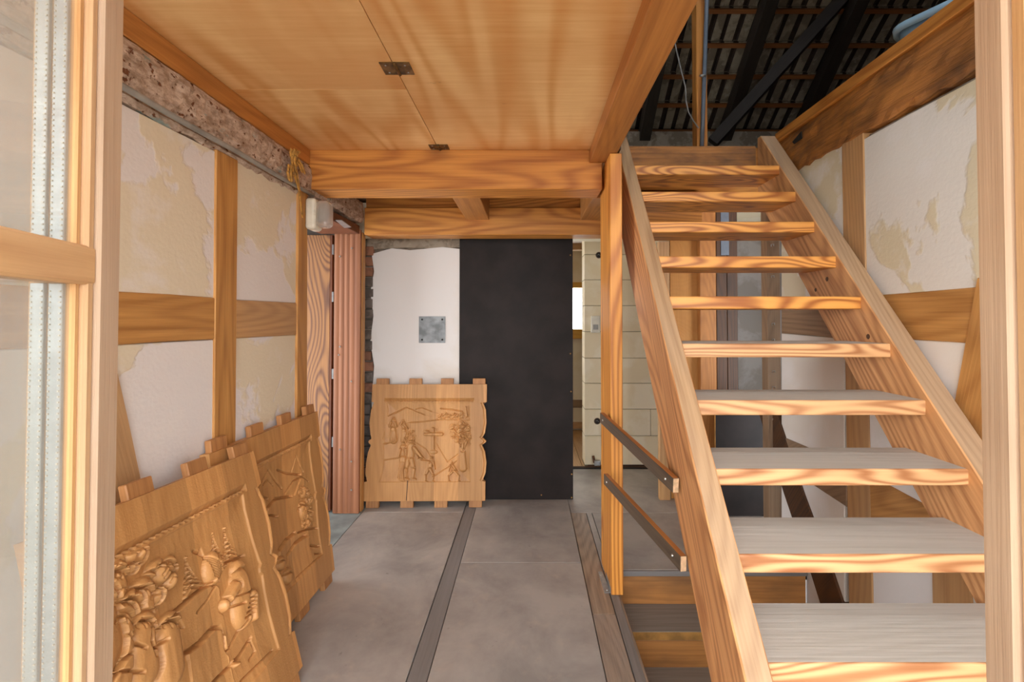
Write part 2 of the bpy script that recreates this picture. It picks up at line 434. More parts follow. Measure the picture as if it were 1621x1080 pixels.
# old painted wall plate with rough ledge below it
def rough_beam(name, x0, x1, y0, y1, z0, z1, mat, parent, amp=.006, step=.04, seed=1, zamp=.0):
    rnd = np.random.RandomState(seed)
    ny = max(2, int((y1 - y0) / step)); nz = max(2, int((z1 - z0) / .03))
    bm = bmesh.new(); g = []
    for i in range(ny + 1):
        row = []
        for j in range(nz + 1):
            k = (rnd.rand() - .5) * amp * 2
            zz = z0 + (z1 - z0) * j / nz + ((rnd.rand() - .5) * zamp if j in (0,) else 0)
            row.append(bm.verts.new((x1 + k - (.012 if j in (0, nz) else 0), y0 + (y1 - y0) * i / ny, zz)))
        g.append(row)
    bk = [[bm.verts.new((x0, y0 + (y1 - y0) * i / ny, z)) for z in (z0, z1)] for i in range(ny + 1)]
    for i in range(ny):
        for j in range(nz): bm.faces.new((g[i][j], g[i + 1][j], g[i + 1][j + 1], g[i][j + 1]))
        bm.faces.new((g[i][0], bk[i][0], bk[i + 1][0], g[i + 1][0]))
        bm.faces.new((g[i][nz], g[i + 1][nz], bk[i + 1][1], bk[i][1]))
        bm.faces.new((bk[i][0], bk[i][1], bk[i + 1][1], bk[i + 1][0]))
    for i in (0, ny): bm.faces.new([bk[i][0]] + g[i] + [bk[i][1]])
    c = Vector(((x0 + x1) / 2, (y0 + y1) / 2, (z0 + z1) / 2))
    R = GR['y']
    for v in bm.verts: v.co = R.transposed() @ (v.co - c)
    return from_bm(name, bm, mat, Matrix.Translation(c) @ R.to_4x4(), parent)
rough_beam('painted_wall_plate', XL - .15, XL + .012, -.2, 3.455, 2.075, 2.226, 'oldpaint', wl, .004, .03, 3, .01)
rough_beam('plaster_ledge', XL - .15, XL + .002, -.2, 2.62, 2.035, 2.075, 'oldpaint', wl, .004, .035, 5, .014)
# conduit pipe clipped below the plate
tag(tube('conduit_pipe', [(XL + .022, -.1 + i * .17, 2.062 + .002 * math.sin(i * 1.7)) for i in range(17)], .011, 'pvc'), 'thin grey pipe running below the flaking painted beam', 'pipe')
# trim plank over it
tag(box('trim_1', (XL - .15, -.3, 2.23), (XL + .004, 2.62, ZC - .001), 'beam_grey', None, 'y'), 'brown plank between painted beam and plywood ceiling', 'trim', kind='structure')
# side passage behind the left wall
box('passage_wall', (-2.2, 2.5, -.02), (-2.1, 3.9, .1), 'plaster_b', wl, 'y', 0)
box('passage_wall', (-2.2, 2.5, 2.0), (-2.1, 3.9, 2.48), 'plaster_b', wl, 'y', 0)
box('passage_wall', (-2.2, 2.5, .1), (-2.1, 2.6, 2.0), 'plaster_b', wl, 'y', 0)
box('passage_wall', (-2.2, 3.45, .1), (-2.1, 3.9, 2.0), 'plaster_b', wl, 'y', 0)
box('passage_wall', (-2.2, 3.62, -.02), (-1.44, 3.9, 2.3), 'greyplaster', wl, 'y', 0)
box('passage_wall', (-2.2, 2.4, -.02), (XL - .2, 2.5, 2.48), 'greyplaster', wl, 'y', 0)
box('lintel_board', (XL - .3, 2.64, 2.0), (XL - .02, 3.46, 2.06), 'brownboard', wl, 'y')
prism('bracket_plate', [on(531, 349, 'z', 1.999), on(541, 349, 'z', 1.999), on(556, 360, 'z', 1.999), on(545, 361, 'z', 1.999)], (0, 0, -1), .004, 'steel', wl, None, 0)

# ---- back wall
YB = 3.77
wb = empty('wall_back', (-.5, YB, 0), kind='structure')
wb['label'] = 'white plastered wall behind the black board'
box('wall_core', (-1.44, YB + .03, -.02), (-.46, YB + .16, 2.1), 'mortar', wb, 'x', 0)
pz = on(600, 394, 'y', YB).z
edge = [(588, 402), (592, 430), (586, 462), (591, 500), (586, 540), (592, 580), (588, 640), (592, 700), (588, 800)]
prism('plaster_panel', px_poly([(727, 800)] + [(728, 394), (700, 391), (650, 396), (620, 393)] + edge, 'y', YB), (0, -1, 0), .03, 'plaster_b', wb, (1, 0, 0), .002)
prism('concrete_lintel', px_poly([(581, 360), (728, 360), (728, 392), (690, 394), (640, 392), (581, 396)], 'y', YB + .008), (0, -1, 0), .03, 'concrete', wb, (1, 0, 0), .002)
bz = 0.0; k = 0
rb = random.Random(3)
while bz < 1.9:
    h = .082
    x1 = -1.222 + rb.uniform(-.02, .008)
    box('brick', (-1.30, YB - .005 + rb.uniform(-.006, .006), bz), (x1, YB + .06, bz + h - .012), 'brick_a' if rb.random() < .45 else 'brick_b', wb, 'x', .004)
    bz += h; k += 1
box('rear_post', (-1.40, 3.506, -.0), (-1.21, 3.56, 2.02), 'timber', wb, 'z')
box('wall_head', (-1.44, YB, 2.02), (1.3, YB + .15, 2.3), 'block', wb, 'x', 0)
# ---- block wall in the back room
wf = empty('wall_far', (.9, 4.56, 0), kind='structure')
wf['label'] = 'pale aerated block wall seen through the doorway'
YF = 4.56
bx0 = on(925, 600, 'y', YF).x
box('block_core', (bx0 + .004, YF + .012, 0), (2.2, YF + .2, 2.3), 'blockjoint', wf, 'x', 0)
rows = [0.02] + [on(1000, y, 'y', YF).z for y in (690, 648, 607, 567, 525, 484, 443, 403, 362)]
lasty = rows[0]
for i in range(len(rows) - 1):
    z0, z1 = rows[i], rows[i + 1]
    cut = bx0 + (.62 if i in (1, 3, 5, 7) else .30)
    xs = [bx0, bx0 + .62 + (.065 if i == 1 else (-.3 if i % 2 == 0 else .2)), bx0 + 1.1, 2.2]
    if i == 1: xs = [bx0, on(1030, 660, 'y', YF).x, 2.2]
    elif i % 2 == 0: xs = [bx0, bx0 + .95, 2.2]
    else: xs = [bx0, bx0 + 1.2, 2.2]
    for a, b in zip(xs, xs[1:]):
        box('block', (a + .002, YF, z0 + .002), (b - .002, YF + .2, z1 - .003), 'block', wf, 'x', .003)
box('block', (bx0 + .002, YF, rows[-1] + .002), (2.2, YF + .2, 2.26), 'block', wf, 'x', .003)
box('block_footing', (bx0 + .03, YF + .01, 0), (2.2, YF + .19, .03), 'timber_dark', wf, 'x', 0)
# ---- end wall of the back room with its window
we = empty('wall_end', (0, 6.1, 0), kind='structure')
we['label'] = 'end wall of the back room around a bright window'
wx0, wx1, wz0, wz1 = -.75, on(924, 480, 'y', 6.1).x, on(910, 521, 'y', 6.1).z, on(910, 456, 'y', 6.1).z
box('wall_piece', (-.9, 6.1, 0), (wx0, 6.2, 2.26), 'block', we, 'x', 0)
box('wall_piece', (wx1 + .06, 6.1, 0), (2.4, 6.2, 2.26), 'block', we, 'x', 0)
box('wall_piece', (wx0, 6.1, 0), (wx1 + .06, 6.2, wz0 - .12), 'block', we, 'x', 0)
box('wall_piece', (wx0, 6.1, wz1 + .07), (wx1 + .06, 6.2, 2.26), 'block', we, 'x', 0)
box('timber_rail', (-.9, 6.07, on(910, 645, 'y', 6.1).z), (1.2, 6.1, on(910, 633, 'y', 6.1).z), 'timber_grey', we)
box('timber_rail', (-.9, 6.05, .02), (1.2, 6.1, on(910, 668, 'y', 6.1).z), 'timber_pale', we)
win = empty('window_1', ((wx0 + wx1) / 2, 6.1, wz0), kind='structure')
win['label'] = 'small bright window with yellow wooden frame'
box('frame_head', (wx0, 6.06, wz1), (wx1 + .06, 6.14, wz1 + .07), 'yellowframe', win)
box('frame_sill', (wx0, 6.04, wz0 - .12), (wx1 + .06, 6.14, wz0), 'yellowframe', win)
box('frame_side', (wx1, 6.06, wz0), (wx1 + .06, 6.14, wz1), 'yellowframe', win, 'z')
box('frame_side', (wx0, 6.06, wz0), (wx0 + .05, 6.14, wz1), 'yellowframe', win, 'z')
box('pane', (wx0 + .05, 6.10, wz0), (wx1, 6.106, wz1), 'winglass', win, 'x', 0)
box('room_side', (-1.0, 4.55, 0), (-.9, 6.2, 2.26), 'block', we, 'x', 0)
box('room_side', (-1.0, 3.9, 0), (-.9, 4.55, .2), 'block', we, 'x', 0)  # unseen opening above this piece, added to brighten the block wall
box('room_side', (-1.0, 3.9, 2.1), (-.9, 4.55, 2.26), 'block', we, 'x', 0)
box('ceiling_batten', (-.9, 4.9, 2.18), (2.2, 5.0, 2.258), 'timber_pale', we, 'x')
box('ceiling_batten', (-.9, 5.5, 2.18), (2.2, 5.6, 2.258), 'timber_pale', we, 'x')

# ---- right wall
wr = empty('wall_right', (XR, 1.8, 0), kind='structure')
wr['label'] = 'timber framed wall with cream plaster beside the stairs'
YRE = on(1235, 450, 'x', XR).y
box('wall_backing', (XR + .03, .3, -1.6), (XR + .2, YRE, 2.24), 'mortar', wr, 'y', 0)
def wrp(name, pts, mat, off=0.0, t=.03, grain=None, bev=.003): return prism(name, px_poly(pts, 'x', XR - off), (-1, 0, 0), t, mat, wr, grain, bev)
wrp('plaster_panel', [(1237, 268), (1262, 258), (1300, 240), (1334, 228), (1334, 496), (1237, 490)], 'plaster_r', -.006)
wrp('plaster_panel', [(1364, 222), (1440, 180), (1545, 124), (1900, -60), (1900, 430), (1550, 456), (1364, 470)], 'plaster_r', -.006)
wrp('plaster_panel', [(1237, 528), (1336, 536), (1337, 1000), (1237, 960)], 'plaster_b', -.006)
wrp('plaster_panel', [(1372, 534), (1560, 544), (1560, 1400), (1383, 1100)], 'plaster_b', -.006)
wrp('timber_post', [(1332, 226), (1366, 210), (1372, 534), (1384, 1090), (1345, 1050), (1337, 536)], 'timber_pale', 0, .05, (0, 0, 1))
wrp('timber_rail', [(1237, 489), (1334, 490), (1336, 537), (1280, 531), (1237, 528)], 'timber_grey', -.002, .05, (0, 1, 0))
wrp('timber_rail', [(1366, 469), (1450, 463), (1575, 452), (1575, 547), (1500, 541), (1370, 534)], 'timber', -.002, .05, (0, 1, 0))
wrp('timber_brace', [(1546, 440), (1640, 430), (1640, 760), (1480, 780), (1512, 626)], 'timber', .002, .05, (0, .25, -1))
wrp('timber_brace', [(1237, 691), (1277, 708), (1340, 738), (1340, 803), (1290, 770), (1237, 736)], 'timber_grey', .001, .05, (0, 1, -.5))
wrp('timber_brace', [(1376, 752), (1470, 803), (1530, 850), (1530, 910), (1470, 875), (1378, 825)], 'timber', .001, .05, (0, 1, -.5))
wrp('timber_post', [(1474, 880), (1530, 880), (1560, 1250), (1480, 1180)], 'timber_pale', .004, .05, (0, 0, 1))
# sloping plank fixed along the wall
wrp('sloping_plank', [(1201, 655), (1229, 655), (1272, 784), (1318, 908), (1352, 1010), (1318, 1020), (1283, 908), (1240, 780)], 'timber_dark', .006, .05, (0, 1, -1.2))
box('stairwell_wall', (XR - .03, -.2, -1.6), (XR, .3, 2.24), 'plaster_r', wr, 'y', 0)
box('end_post', (1.508, 3.06, -.01), (1.59, 3.14, 2.3), 'timber_grey', wr, 'z')
for i in range(14):
    zz = .75 + i * .1
    if abs(zz - 1.5) < .1: continue
    tube('staple', [(1.535, 3.059, zz), (1.532, 3.053, zz + .012), (1.547, 3.053, zz + .014), (1.55, 3.059, zz + .002)], .0022, 'screw', wr, 5)
# big weathered beam and plank above the right wall
tag(rough_beam('weathered_beam', -.09, .09, -.2, 2.95, 2.245, 2.475, 'beam_old', None, .004, .05, 11, .02), 'old dark stained beam along the top of the right wall', 'beam')
wbm = bpy.data.objects['weathered_beam']
Mx = Matrix.Translation((XR + .075, 0, 0)) @ Matrix.Scale(1, 4) @ WM['weathered_beam']
# face the worked side of the beam towards the room
Mx = Matrix.Translation((XR + .075, 1.375, 2.36)) @ Matrix.Rotation(math.pi, 4, 'Z') @ GR['y'].to_4x4()
wbm.matrix_basis = Mx
prism('mortise', px_poly([(1254, 225), (1268, 208), (1269, 219), (1257, 228)], 'x', XR - .022), (-1, 0, 0), .004, 'dark', wbm, None, 0)
WM['weathered_beam'] = Mx
bpy.data.objects['mortise'].matrix_parent_inverse = Mx.inverted()
tag(box('edge_plank', (XR - .02, -.2, 2.477), (XR + .17, 2.97, 2.535), 'beam', None, 'y'), 'orange brown plank capping the weathered right beam', 'plank')

# ---- wall in front (behind the camera), open double doorway
wfr = empty('wall_front', (0, -.35, 0), kind='structure')
wfr['label'] = 'front wall around the open double door'
box('wall_piece', (-2.4, -.42, -.1), (-1.2, -.3, 2.45), 'plaster_b', wfr, 'x', 0)
box('wall_piece', (1.5, -.42, -.1), (2.6, -.3, 2.45), 'plaster_b', wfr, 'x', 0)
box('wall_piece', (-2.4, -.42, 2.32), (2.6, -.3, 2.6), 'plaster_b', wfr, 'x', 0)
box('side_return', (XL - .2, -.3, -.02), (XL - .03, .3, 2.48), 'plaster_b', wfr, 'x', 0)

# ================================================================ ROOF ABOVE THE LOFT
roof = empty('roof', (2.5, 5.0, 4), kind='structure')
roof['label'] = 'underside of the clay tiled roof over the dark loft'
RE = Vector((0, 6.02, on(1150, 210, 'y', 6.02).z)); ra = math.radians(40)
sd = Vector((0, -math.cos(ra), math.sin(ra))); sn = Vector((0, -math.sin(ra), -math.cos(ra)))
def roofM(x, s, off=0.0):
    R = Matrix((Vector((-1, 0, 0)), sd, Vector((-1, 0, 0)).cross(sd))).transposed()
    return Matrix.Translation(Vector((x, RE.y, RE.z)) + sd * s - sn * off) @ R.to_4x4()
def roofbox(name, x0, x1, s0, s1, o0, o1, mat, grain_s=False):
    bm = bmesh.new()
    cx, cs = (x0 + x1) / 2, (s0 + s1) / 2
    bm_box(bm, (x0 - cx, s0 - cs, o0), (x1 - cx, s1 - cs, o1), .002)
    if grain_s:
        R = Matrix.Rotation(math.pi / 2, 4, 'Z')
        for v in bm.verts: v.co = R.inverted() @ v.co
        return from_bm(name, bm, mat, roofM(cx, cs) @ R, roof)
    return from_bm(name, bm, mat, roofM(cx, cs), roof)
# local z of roofM points up and out of the roof
roofbox('roof_covering', -4, 7, -.3, 7.3, .10, .14, 'roofdark')
pitch, rowl = .30, .335
def tile_mesh():
    bm = bmesh.new()
    prof = [(-.075, .0), (.075, .0), (.083, .012), (.1, .045), (.148, .05), (.15, .02)]
    prof = [(-.15, .045), (-.135, .04), (-.125, .004), (-.03, 0), (-.02, .034), (.02, .034), (.03, 0), (.125, .004), (.135, .04), (.15, .045)]
    a = [bm.verts.new((x, -.165, z + .03)) for x, z in prof]; b = [bm.verts.new((x, .19, z)) for x, z in prof]
    a2 = [bm.verts.new((x, -.165, z + .045)) for x, z in prof]; b2 = [bm.verts.new((x, .19, z + .015)) for x, z in prof]
    for i in range(len(prof) - 1):
        f = bm.faces.new((a[i], a[i + 1], b[i + 1], b[i])); g = bm.faces.new((a2[i], b2[i], b2[i + 1], a2[i + 1]))
        h1 = bm.faces.new((a[i], a2[i], a2[i + 1], a[i + 1])); h2 = bm.faces.new((b[i], b[i + 1], b2[i + 1], b2[i]))
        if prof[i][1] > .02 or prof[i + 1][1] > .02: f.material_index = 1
    me = bpy.data.meshes.new('roof_tile'); bm.to_mesh(me); bm.free()
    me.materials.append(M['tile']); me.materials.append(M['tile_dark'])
    return me
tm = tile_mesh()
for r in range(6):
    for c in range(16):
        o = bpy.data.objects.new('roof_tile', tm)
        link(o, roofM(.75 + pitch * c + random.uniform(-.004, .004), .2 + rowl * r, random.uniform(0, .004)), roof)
for r in range(7): roofbox('batten', .4, 5.6, .02 + rowl * r - .02, .02 + rowl * r + .025, -.03, .0, 'batten')
for x in (1.42, 2.42, 3.32, 4.25): roofbox('rafter', x - .065, x + .065, -.1, 3.2, -.19, -.032, 'rafter', True)
box('eaves_plate', (.2, 5.9, 3.48), (5.5, 6.25, RE.z - .03), 'concrete', roof, 'x')
box('gable_wall', (7, -.4, 2.3), (7.1, 6.3, 9), 'roofdark', roof, 'x', 0)
box('gable_wall', (-4.1, -.4, 2.3), (-4, 6.3, 9), 'roofdark', roof, 'x', 0)
box('loft_front', (-4, -.5, 2.5), (7, -.4, 3.1), 'roofdark', roof, 'x', 0)  # unseen slot left open in this wall, added to light the tiles
box('loft_front', (-4, -.5, 3.45), (7, -.4, 9), 'roofdark', roof, 'x', 0)
box('loft_front', (-4, -.5, 3.1), (.8, -.4, 3.45), 'roofdark', roof, 'x', 0)
box('loft_front', (2.6, -.5, 3.1), (7, -.4, 3.45), 'roofdark', roof, 'x', 0)
box('eaves_wall', (-4, 6.26, 2.3), (7, 6.3, 3.75), 'roofdark', roof, 'x', 0)
box('loft_floor', (XR + .17, -.4, 2.44), (7, 6.3, 2.48), 'timber_dark', roof, 'x', 0)
box('lower_side', (2.4, 2.9, -.1), (2.5, 6.3, 2.44), 'greyplaster', roof, 'y', 0)
def bar(name, p0, p1, wd, ht, mat, parent=None, up=(0, 0, 1), bev=.003, mats_fn=None):
    p0 = Vector(p0); p1 = Vector(p1)
    d = (p1 - p0); L = d.length; d.normalize()
    s = Vector(up).cross(d).normalized(); u = d.cross(s)
    R = Matrix((d, s, u)).transposed()
    bm = bmesh.new()
    bm_box(bm, (-L / 2, -wd / 2, -ht / 2), (L / 2, wd / 2, ht / 2), bev)
    if mats_fn:
        bm.normal_update()
        for f in bm.faces: f.material_index = mats_fn(f.normal)
    return from_bm(name, bm, mat, Matrix.Translation((p0 + p1) / 2) @ R.to_4x4(), parent)
bar('roof_brace', on(1128, 226, 'y', 5.3), on(1345, -14, 'y', 4.9), .12, .12, 'rafter', roof)

# ================================================================ BEAMS
YC = 2.622
tag(box('cross_beam', (XL - .03, YC, 2.098), (.398, YC + .2, ZC), 'beam', None, 'x', .004), 'wide orange oak beam across the room under the plywood ceiling', 'beam')
tag(box('ceiling_beam', (.326, -.3, 2.24), (.452, YC - .002, ZC - .001), ['beam_grey'], None, 'y', .004), 'long ceiling beam at the plywood edge, resting on the wooden post', 'beam')
tag(box('second_beam', (-1.185, 3.455, 1.995), (1.24, 3.64, 2.19), 'beam', None, 'x', .004), 'orange beam directly above the black board', 'beam')
tag(box('beam_board', (-1.185, 3.49, 2.192), (1.24, 3.62, 2.315), 'beam', None, 'x'), 'narrow board lying on the beam above the black board', 'board')
def joist(x0, x1, lab): tag(box('joist', (x0, YC + .202, 2.10), (x1, 3.488, 2.314), 'beam_grey', None, 'y'), lab, 'joist', 'short joists between the two beams')
j = on(738, 347, 'y', 3.455).x; joist(j, j + .165, 'short joist between the two cross beams, above white plaster wall')
j = on(919, 347, 'y', 3.455).x; joist(j, j + .15, 'short joist between the two cross beams, next to wooden post')
# ---- wooden post at the stairs
tag(box('post', (.412, 2.456, 0), (.473, 2.79, 2.238), 'post', None, 'z', .003), 'tall flat orange pine post standing beside the staircase', 'post')
br = empty('angle_bracket', (.40, 2.45, 0), 'small metal angle plate at the foot of the pine post', 'bracket')
prism('plate', [on(947, 905, 'z', .004), on(953, 905, 'z', .004), on(968, 938, 'z', .004), on(957, 938, 'z', .004)], (0, 0, 1), .004, 'steel', br, None, 0)
prism('plate', [Vector((.411, 2.47, .0)), Vector((.411, 2.62, .0)), Vector((.411, 2.62, .03)), Vector((.411, 2.47, .03))], (-1, 0, 0), .003, 'steel', br, None, 0)
for a, b in ((951, 911), (961, 934)): disc('screw', on(a, b, 'z', .006), (0, 0, 1), .005, .004, 'screw', br)

# ================================================================ STAIRCASE
st = empty('staircase', (1.0, .9, 0), 'open wooden staircase with pine treads rising to the loft', 'staircase')
SA, SB = 1.149, -.882
def stringer(x0, x1):
    th = math.atan(SA)
    y0, y1 = .78, 3.02
    d = Vector((0, math.cos(th), math.sin(th))); n = Vector((0, -math.sin(th), math.cos(th)))
    wdt = .283
    # outline in the (y,z) plane
    pts = []
    top0 = Vector((0, y0, SA * y0 + SB)); top1 = Vector((0, y1, SA * y1 + SB))
    zt = 2.52
    ytop = (zt - SB) / SA
    A = Vector((0, (0.02 - SB) / SA, .02))
    B = Vector((0, ytop, zt))
    lowoff = wdt / math.cos(th)
    Cc = Vector((0, 3.0, zt)) if ytop < 3.0 else Vector((0, ytop + .04, zt))
    Dd = Vector((0, Cc.y, SA * Cc.y + SB - lowoff))
    E_ = Vector((0, (0.02 - SB + lowoff) / SA, .02))
    poly = [A, B, Cc, Dd, E_]
    c = sum(poly, Vector()) / 5; c.x = (x0 + x1) / 2
    R = Matrix((d, Vector((1, 0, 0)), d.cross(Vector((1, 0, 0))))).transposed()   # x along slope, y across, z normal
    bm = bmesh.new()
    va = []; vb = []
    for p in poly:
        va.append(bm.verts.new(R.transposed() @ (Vector((x0, p.y, p.z)) - c)))
        vb.append(bm.verts.new(R.transposed() @ (Vector((x1, p.y, p.z)) - c)))
    bm.faces.new(va); bm.faces.new(vb[::-1])
    for i in range(5):
        j = (i + 1) % 5
        f = bm.faces.new((va[i], vb[i], vb[j], va[j]))
        if i == 0: f.material_index = 1
    bmesh.ops.recalc_face_normals(bm, faces=bm.faces)
    bmesh.ops.bevel(bm, geom=list(bm.edges), offset=.004, segments=1, affect='EDGES')
    o = from_bm('stringer', bm, ['stringer', 'dustedge'], Matrix.Translation(c) @ R.to_4x4(), st)
    return o
stringer(.53, .60); stringer(1.425, 1.517)
for k in range(-1, 11):
    y = 1.579 + .166 * (k - 3); z = .902 + .195 * (k - 3)
    d = Vector((.575, y, z - .054)); e = Vector((1.45, y + .262, z))
    c = (d + e) / 2; h = (e - d) / 2
    bm = bmesh.new(); bm_box(bm, -h, h, 0)
    bm.normal_update()
    for f in bm.faces: f.material_index = 1 if f.normal.z > .9 else 0
    es = [x for x in bm.edges if all(v.co.y < -h.y + .001 for v in x.verts) and abs(x.verts[0].co.z - x.verts[1].co.z) < .001]
    bmesh.ops.bevel(bm, geom=es, offset=.006, segments=3, profile=.5, affect='EDGES')
    for f in bm.faces:
        if f.normal.z < .95: f.material_index = 0
    from_bm('tread', bm, ['pine' if k > 5 else 'pine_worn', 'dust'], Matrix.Translation(c), st)
box('landing_board', (.60, 3.02, 2.28), (1.425, 3.05, 2.478), 'beam_old', st, 'x')
for p, r in ((on(1309, 442, 'x', 1.4245), .012), (on(1291, 459, 'x', 1.4245), .010), (on(1374, 533, 'x', 1.4245), .012)):
    disc('knot', p, (-1, 0, 0), r, .002, 'timber_dark', st)
# ---- flight going down under it
ds = empty('cellar_stairs', (1.0, 2.7, -.2), 'dark steps going down under the open staircase', 'stairs')
for k in range(5):
    zt = -.19 * k; y1 = 2.706 - .22 * k
    box('riser', (.462, y1 - .0, zt - .19), (1.532, y1 + .02, zt - (.03 if k == 0 else .055)), 'lowriser', ds, 'x')
    box('tread', (.462, y1 - .235, zt - .19 - .045), (1.532, y1 + .02, zt - .19), ['lowtread', 'plyedge'], ds, 'x', .002, lambda n: 1 if n.y < -.8 else 0)
box('side_board', (.44, .85, -1.3), (.46, 2.7, -.004), 'plank', ds, 'y')
box('floor_edge', (.46, 2.690, -.03), (1.532, 2.706, -.001), 'strip', ds, 'x')
box('well_end', (.44, .80, -1.6), (1.54, .85, -.03), 'greyplaster', cel, 'x', 0)
box('cellar_floor', (.3, .7, -1.65), (2.4, 3.9, -1.6), 'greyplaster', cel, 'x', 0)
box('cellar_back', (.3, 3.0, -1.65), (2.4, 3.1, -.07), 'greyplaster', cel, 'x', 0)
box('cellar_side', (XR + .03, 2.9, -1.65), (XR + .1, 3.1, -.0), 'greyplaster', cel, 'x', 0)
# ---- two dark guard bars from post to stringer
def guard(y0a, p_end, lab):
    a = on(*y0a, 'x', .380); b = p_end
    g = bar('guard_bar', a, b, .022, .052, ['bar', 'bartop', 'endgrain'], None, (0, 0, 1), .001, lambda n: 2 if n.x > .9 else (1 if n.z > .9 else 0))
    tag(g, lab, 'rail', 'dark guard bars beside the stairs')
    s = (b - a).normalized()
    for t in (.06, .93):
        disc('screw', a.lerp(b, t) + Vector((-.0125, 0, 0)), (-1, 0, 0), .006, .004, 'screw', g)
guard((953, 661), on(1070, 769, 'x', .512), 'upper dark bar nailed from pine post to stair stringer')
guard((959, 758), on(1082, 893, 'x', .512), 'lower dark bar nailed from pine post to stair stringer')

# ================================================================ BEHIND THE STAIRS
YP = 3.7
def yb(name, x0, x1, ytop, ybot, Y, t, mat, lab, cat, grain='z', z0=None, z1=None):
    a = on(x0, 500, 'y', Y).x; b = on(x1, 500, 'y', Y).x
    za = z0 if z0 is not None else on(x0, ybot, 'y', Y).z
    zb = z1 if z1 is not None else on(x0, ytop, 'y', Y).z
    return tag(box(name, (a, Y, za), (b, Y + t, zb), mat, None, grain), lab, cat)
yb('partition_stud', 1043, 1060, 0, 0, 3.73, .05, 'timber_pale', 'pale stud post at the right of the block wall doorway', 'post', 'z', 0, 1.99)
yb('brown_hardboard', 1061, 1107, 0, 0, 3.765, .012, 'osb', 'brown hardboard sheet standing behind the stairs', 'board', 'z', 0, 2.3)
yb('pale_stud', 1108.5, 1134, 0, 0, 3.70, .06, 'beam_grey', 'light wooden stud right of the brown hardboard sheet', 'post', 'z', 0, 2.3)
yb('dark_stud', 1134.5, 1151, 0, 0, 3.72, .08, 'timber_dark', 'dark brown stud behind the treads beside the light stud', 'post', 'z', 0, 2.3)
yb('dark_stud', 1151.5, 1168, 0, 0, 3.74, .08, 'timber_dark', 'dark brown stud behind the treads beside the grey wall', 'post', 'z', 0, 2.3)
yb('steel_strap', 1142, 1155, 331, 404, 3.715, .003, 'conduit', 'grey steel strap screwed on the dark studs', 'strap')
box('alcove_wall', (1.4, 4.3, 0), (2.4, 4.35, 2.26), 'greyplaster', wf, 'x', 0)
bb = box('black_sheet', (on(1133, 700, 'y', 3.43).x, 3.43, .002), (on(1217, 700, 'y', 3.43).x, 3.45, on(1170, 640, 'y', 3.43).z), ['black', 'plyedge'], None, 'z', .001, lambda n: 1 if abs(n.x) > .8 else 0)
tag(bb, 'small black sheet standing on the floor behind the stairs', 'board')
yb('batten_post', 1217.5, 1222, 0, 0, 3.42, .03, 'yellowframe', 'thin yellow batten at the edge of the small black sheet', 'batten', 'z', 0, .75)

# ================================================================ BACK WALL THINGS
dz = on(727, 372, 'y', 3.74).z
bs = box('black_board', (on(727, 600, 'y', 3.74).x, 3.74, .003), (on(907, 600, 'y', 3.74).x, 3.762, 2.06), ['black', 'plyedge'], None, 'z', .0015, lambda n: 1 if abs(n.x) > .8 else 0)
tag(bs, 'tall black board covering the doorway in the back wall', 'board')
for a, b in ((903, 404), (903, 560), (905, 751), (905, 788), (857, 784), (904, 620)): disc('nail', on(a, b, 'y', 3.739), (0, -1, 0), .006, .003, 'plyedge', bs, 8)
cp = box('cover_plate', tuple(on(663, 543, 'y', YB - .006)), tuple(on(705, 501, 'y', YB - .006) + Vector((0, .004, 0))), 'zinc', None, 'x', .0008)
tag(cp, 'square zinc cover plate screwed to the white back wall', 'plate')
for a, b in ((668, 506), (700, 506), (668, 538), (700, 538)): disc('screw', on(a, b, 'y', YB - .008), (0, -1, 0), .008, .005, 'dark', cp, 8)

# doorway reveal planks on the left
def ribbed_plank(name, x0, x1, Y, z0, z1, mat, ribs, amp, lab):
    n = 48
    bm = bmesh.new(); f_ = []; b_ = []
    cx = (x0 + x1) / 2; cz = (z0 + z1) / 2
    for i in range(n + 1):
        x = x0 + (x1 - x0) * i / n
        y = -abs(math.sin(math.pi * ribs * i / n)) * amp
        f_.append([bm.verts.new((z - cz, -y * -1 if False else y * 1, 0)) for z in (z0, z1)])
        for k, z in enumerate((z0, z1)): f_[-1][k].co = Vector((z - cz, y, -(x - cx)))
        b_.append([bm.verts.new((z - cz, .03, -(x - cx))) for z in (z0, z1)])
    for i in range(n):
        bm.faces.new((f_[i][0], f_[i + 1][0], f_[i + 1][1], f_[i][1])); bm.faces.new((b_[i][0], b_[i][1], b_[i + 1][1], b_[i + 1][0]))
        for k in (0, 1): bm.faces.new((f_[i][k], b_[i][k], b_[i + 1][k], f_[i + 1][k]))
    for i in (0, n): bm.faces.new((f_[i][0], f_[i][1], b_[i][1], b_[i][0]))
    # local (x=z world, y=y, z=-x)
    o = from_bm(name, bm, mat, Matrix.Translation((cx, Y, cz)) @ GR['z'].to_4x4(), None)
    return tag(o, lab, 'plank')
rp = ribbed_plank('red_plank', on(528, 600, 'y', 3.475).x, on(569, 600, 'y', 3.475).x, 3.475, 0.002, 2.035, 'red', 5, .0028, 'reddish grooved plank standing on the floor below the old beam end')
for a, b in ((557, 393), (538, 406), (538, 549), (556, 604), (536, 562), (556, 776), (538, 712), (556, 731)):
    disc('screw', on(a, b, 'y', 3.468), (0, -1, 0), .007, .004, 'screw', rp, 8)
dl = empty('door_3', (-1.6, 3.52, 0), kind='structure'); dl['label'] = 'figured brown door leaf standing open in the side passage'
box('leaf', (-1.95, 3.50, .01), (on(521, 600, 'y', 3.5).x, 3.54, 2.0), 'zebra', dl, 'z', .002)
box('edge_strip', (on(521.2, 600, 'y', 3.5).x, 3.50, .01), (on(524.5, 600, 'y', 3.5).x, 3.54, 2.0), 'brownboard', dl, 'z', .001)
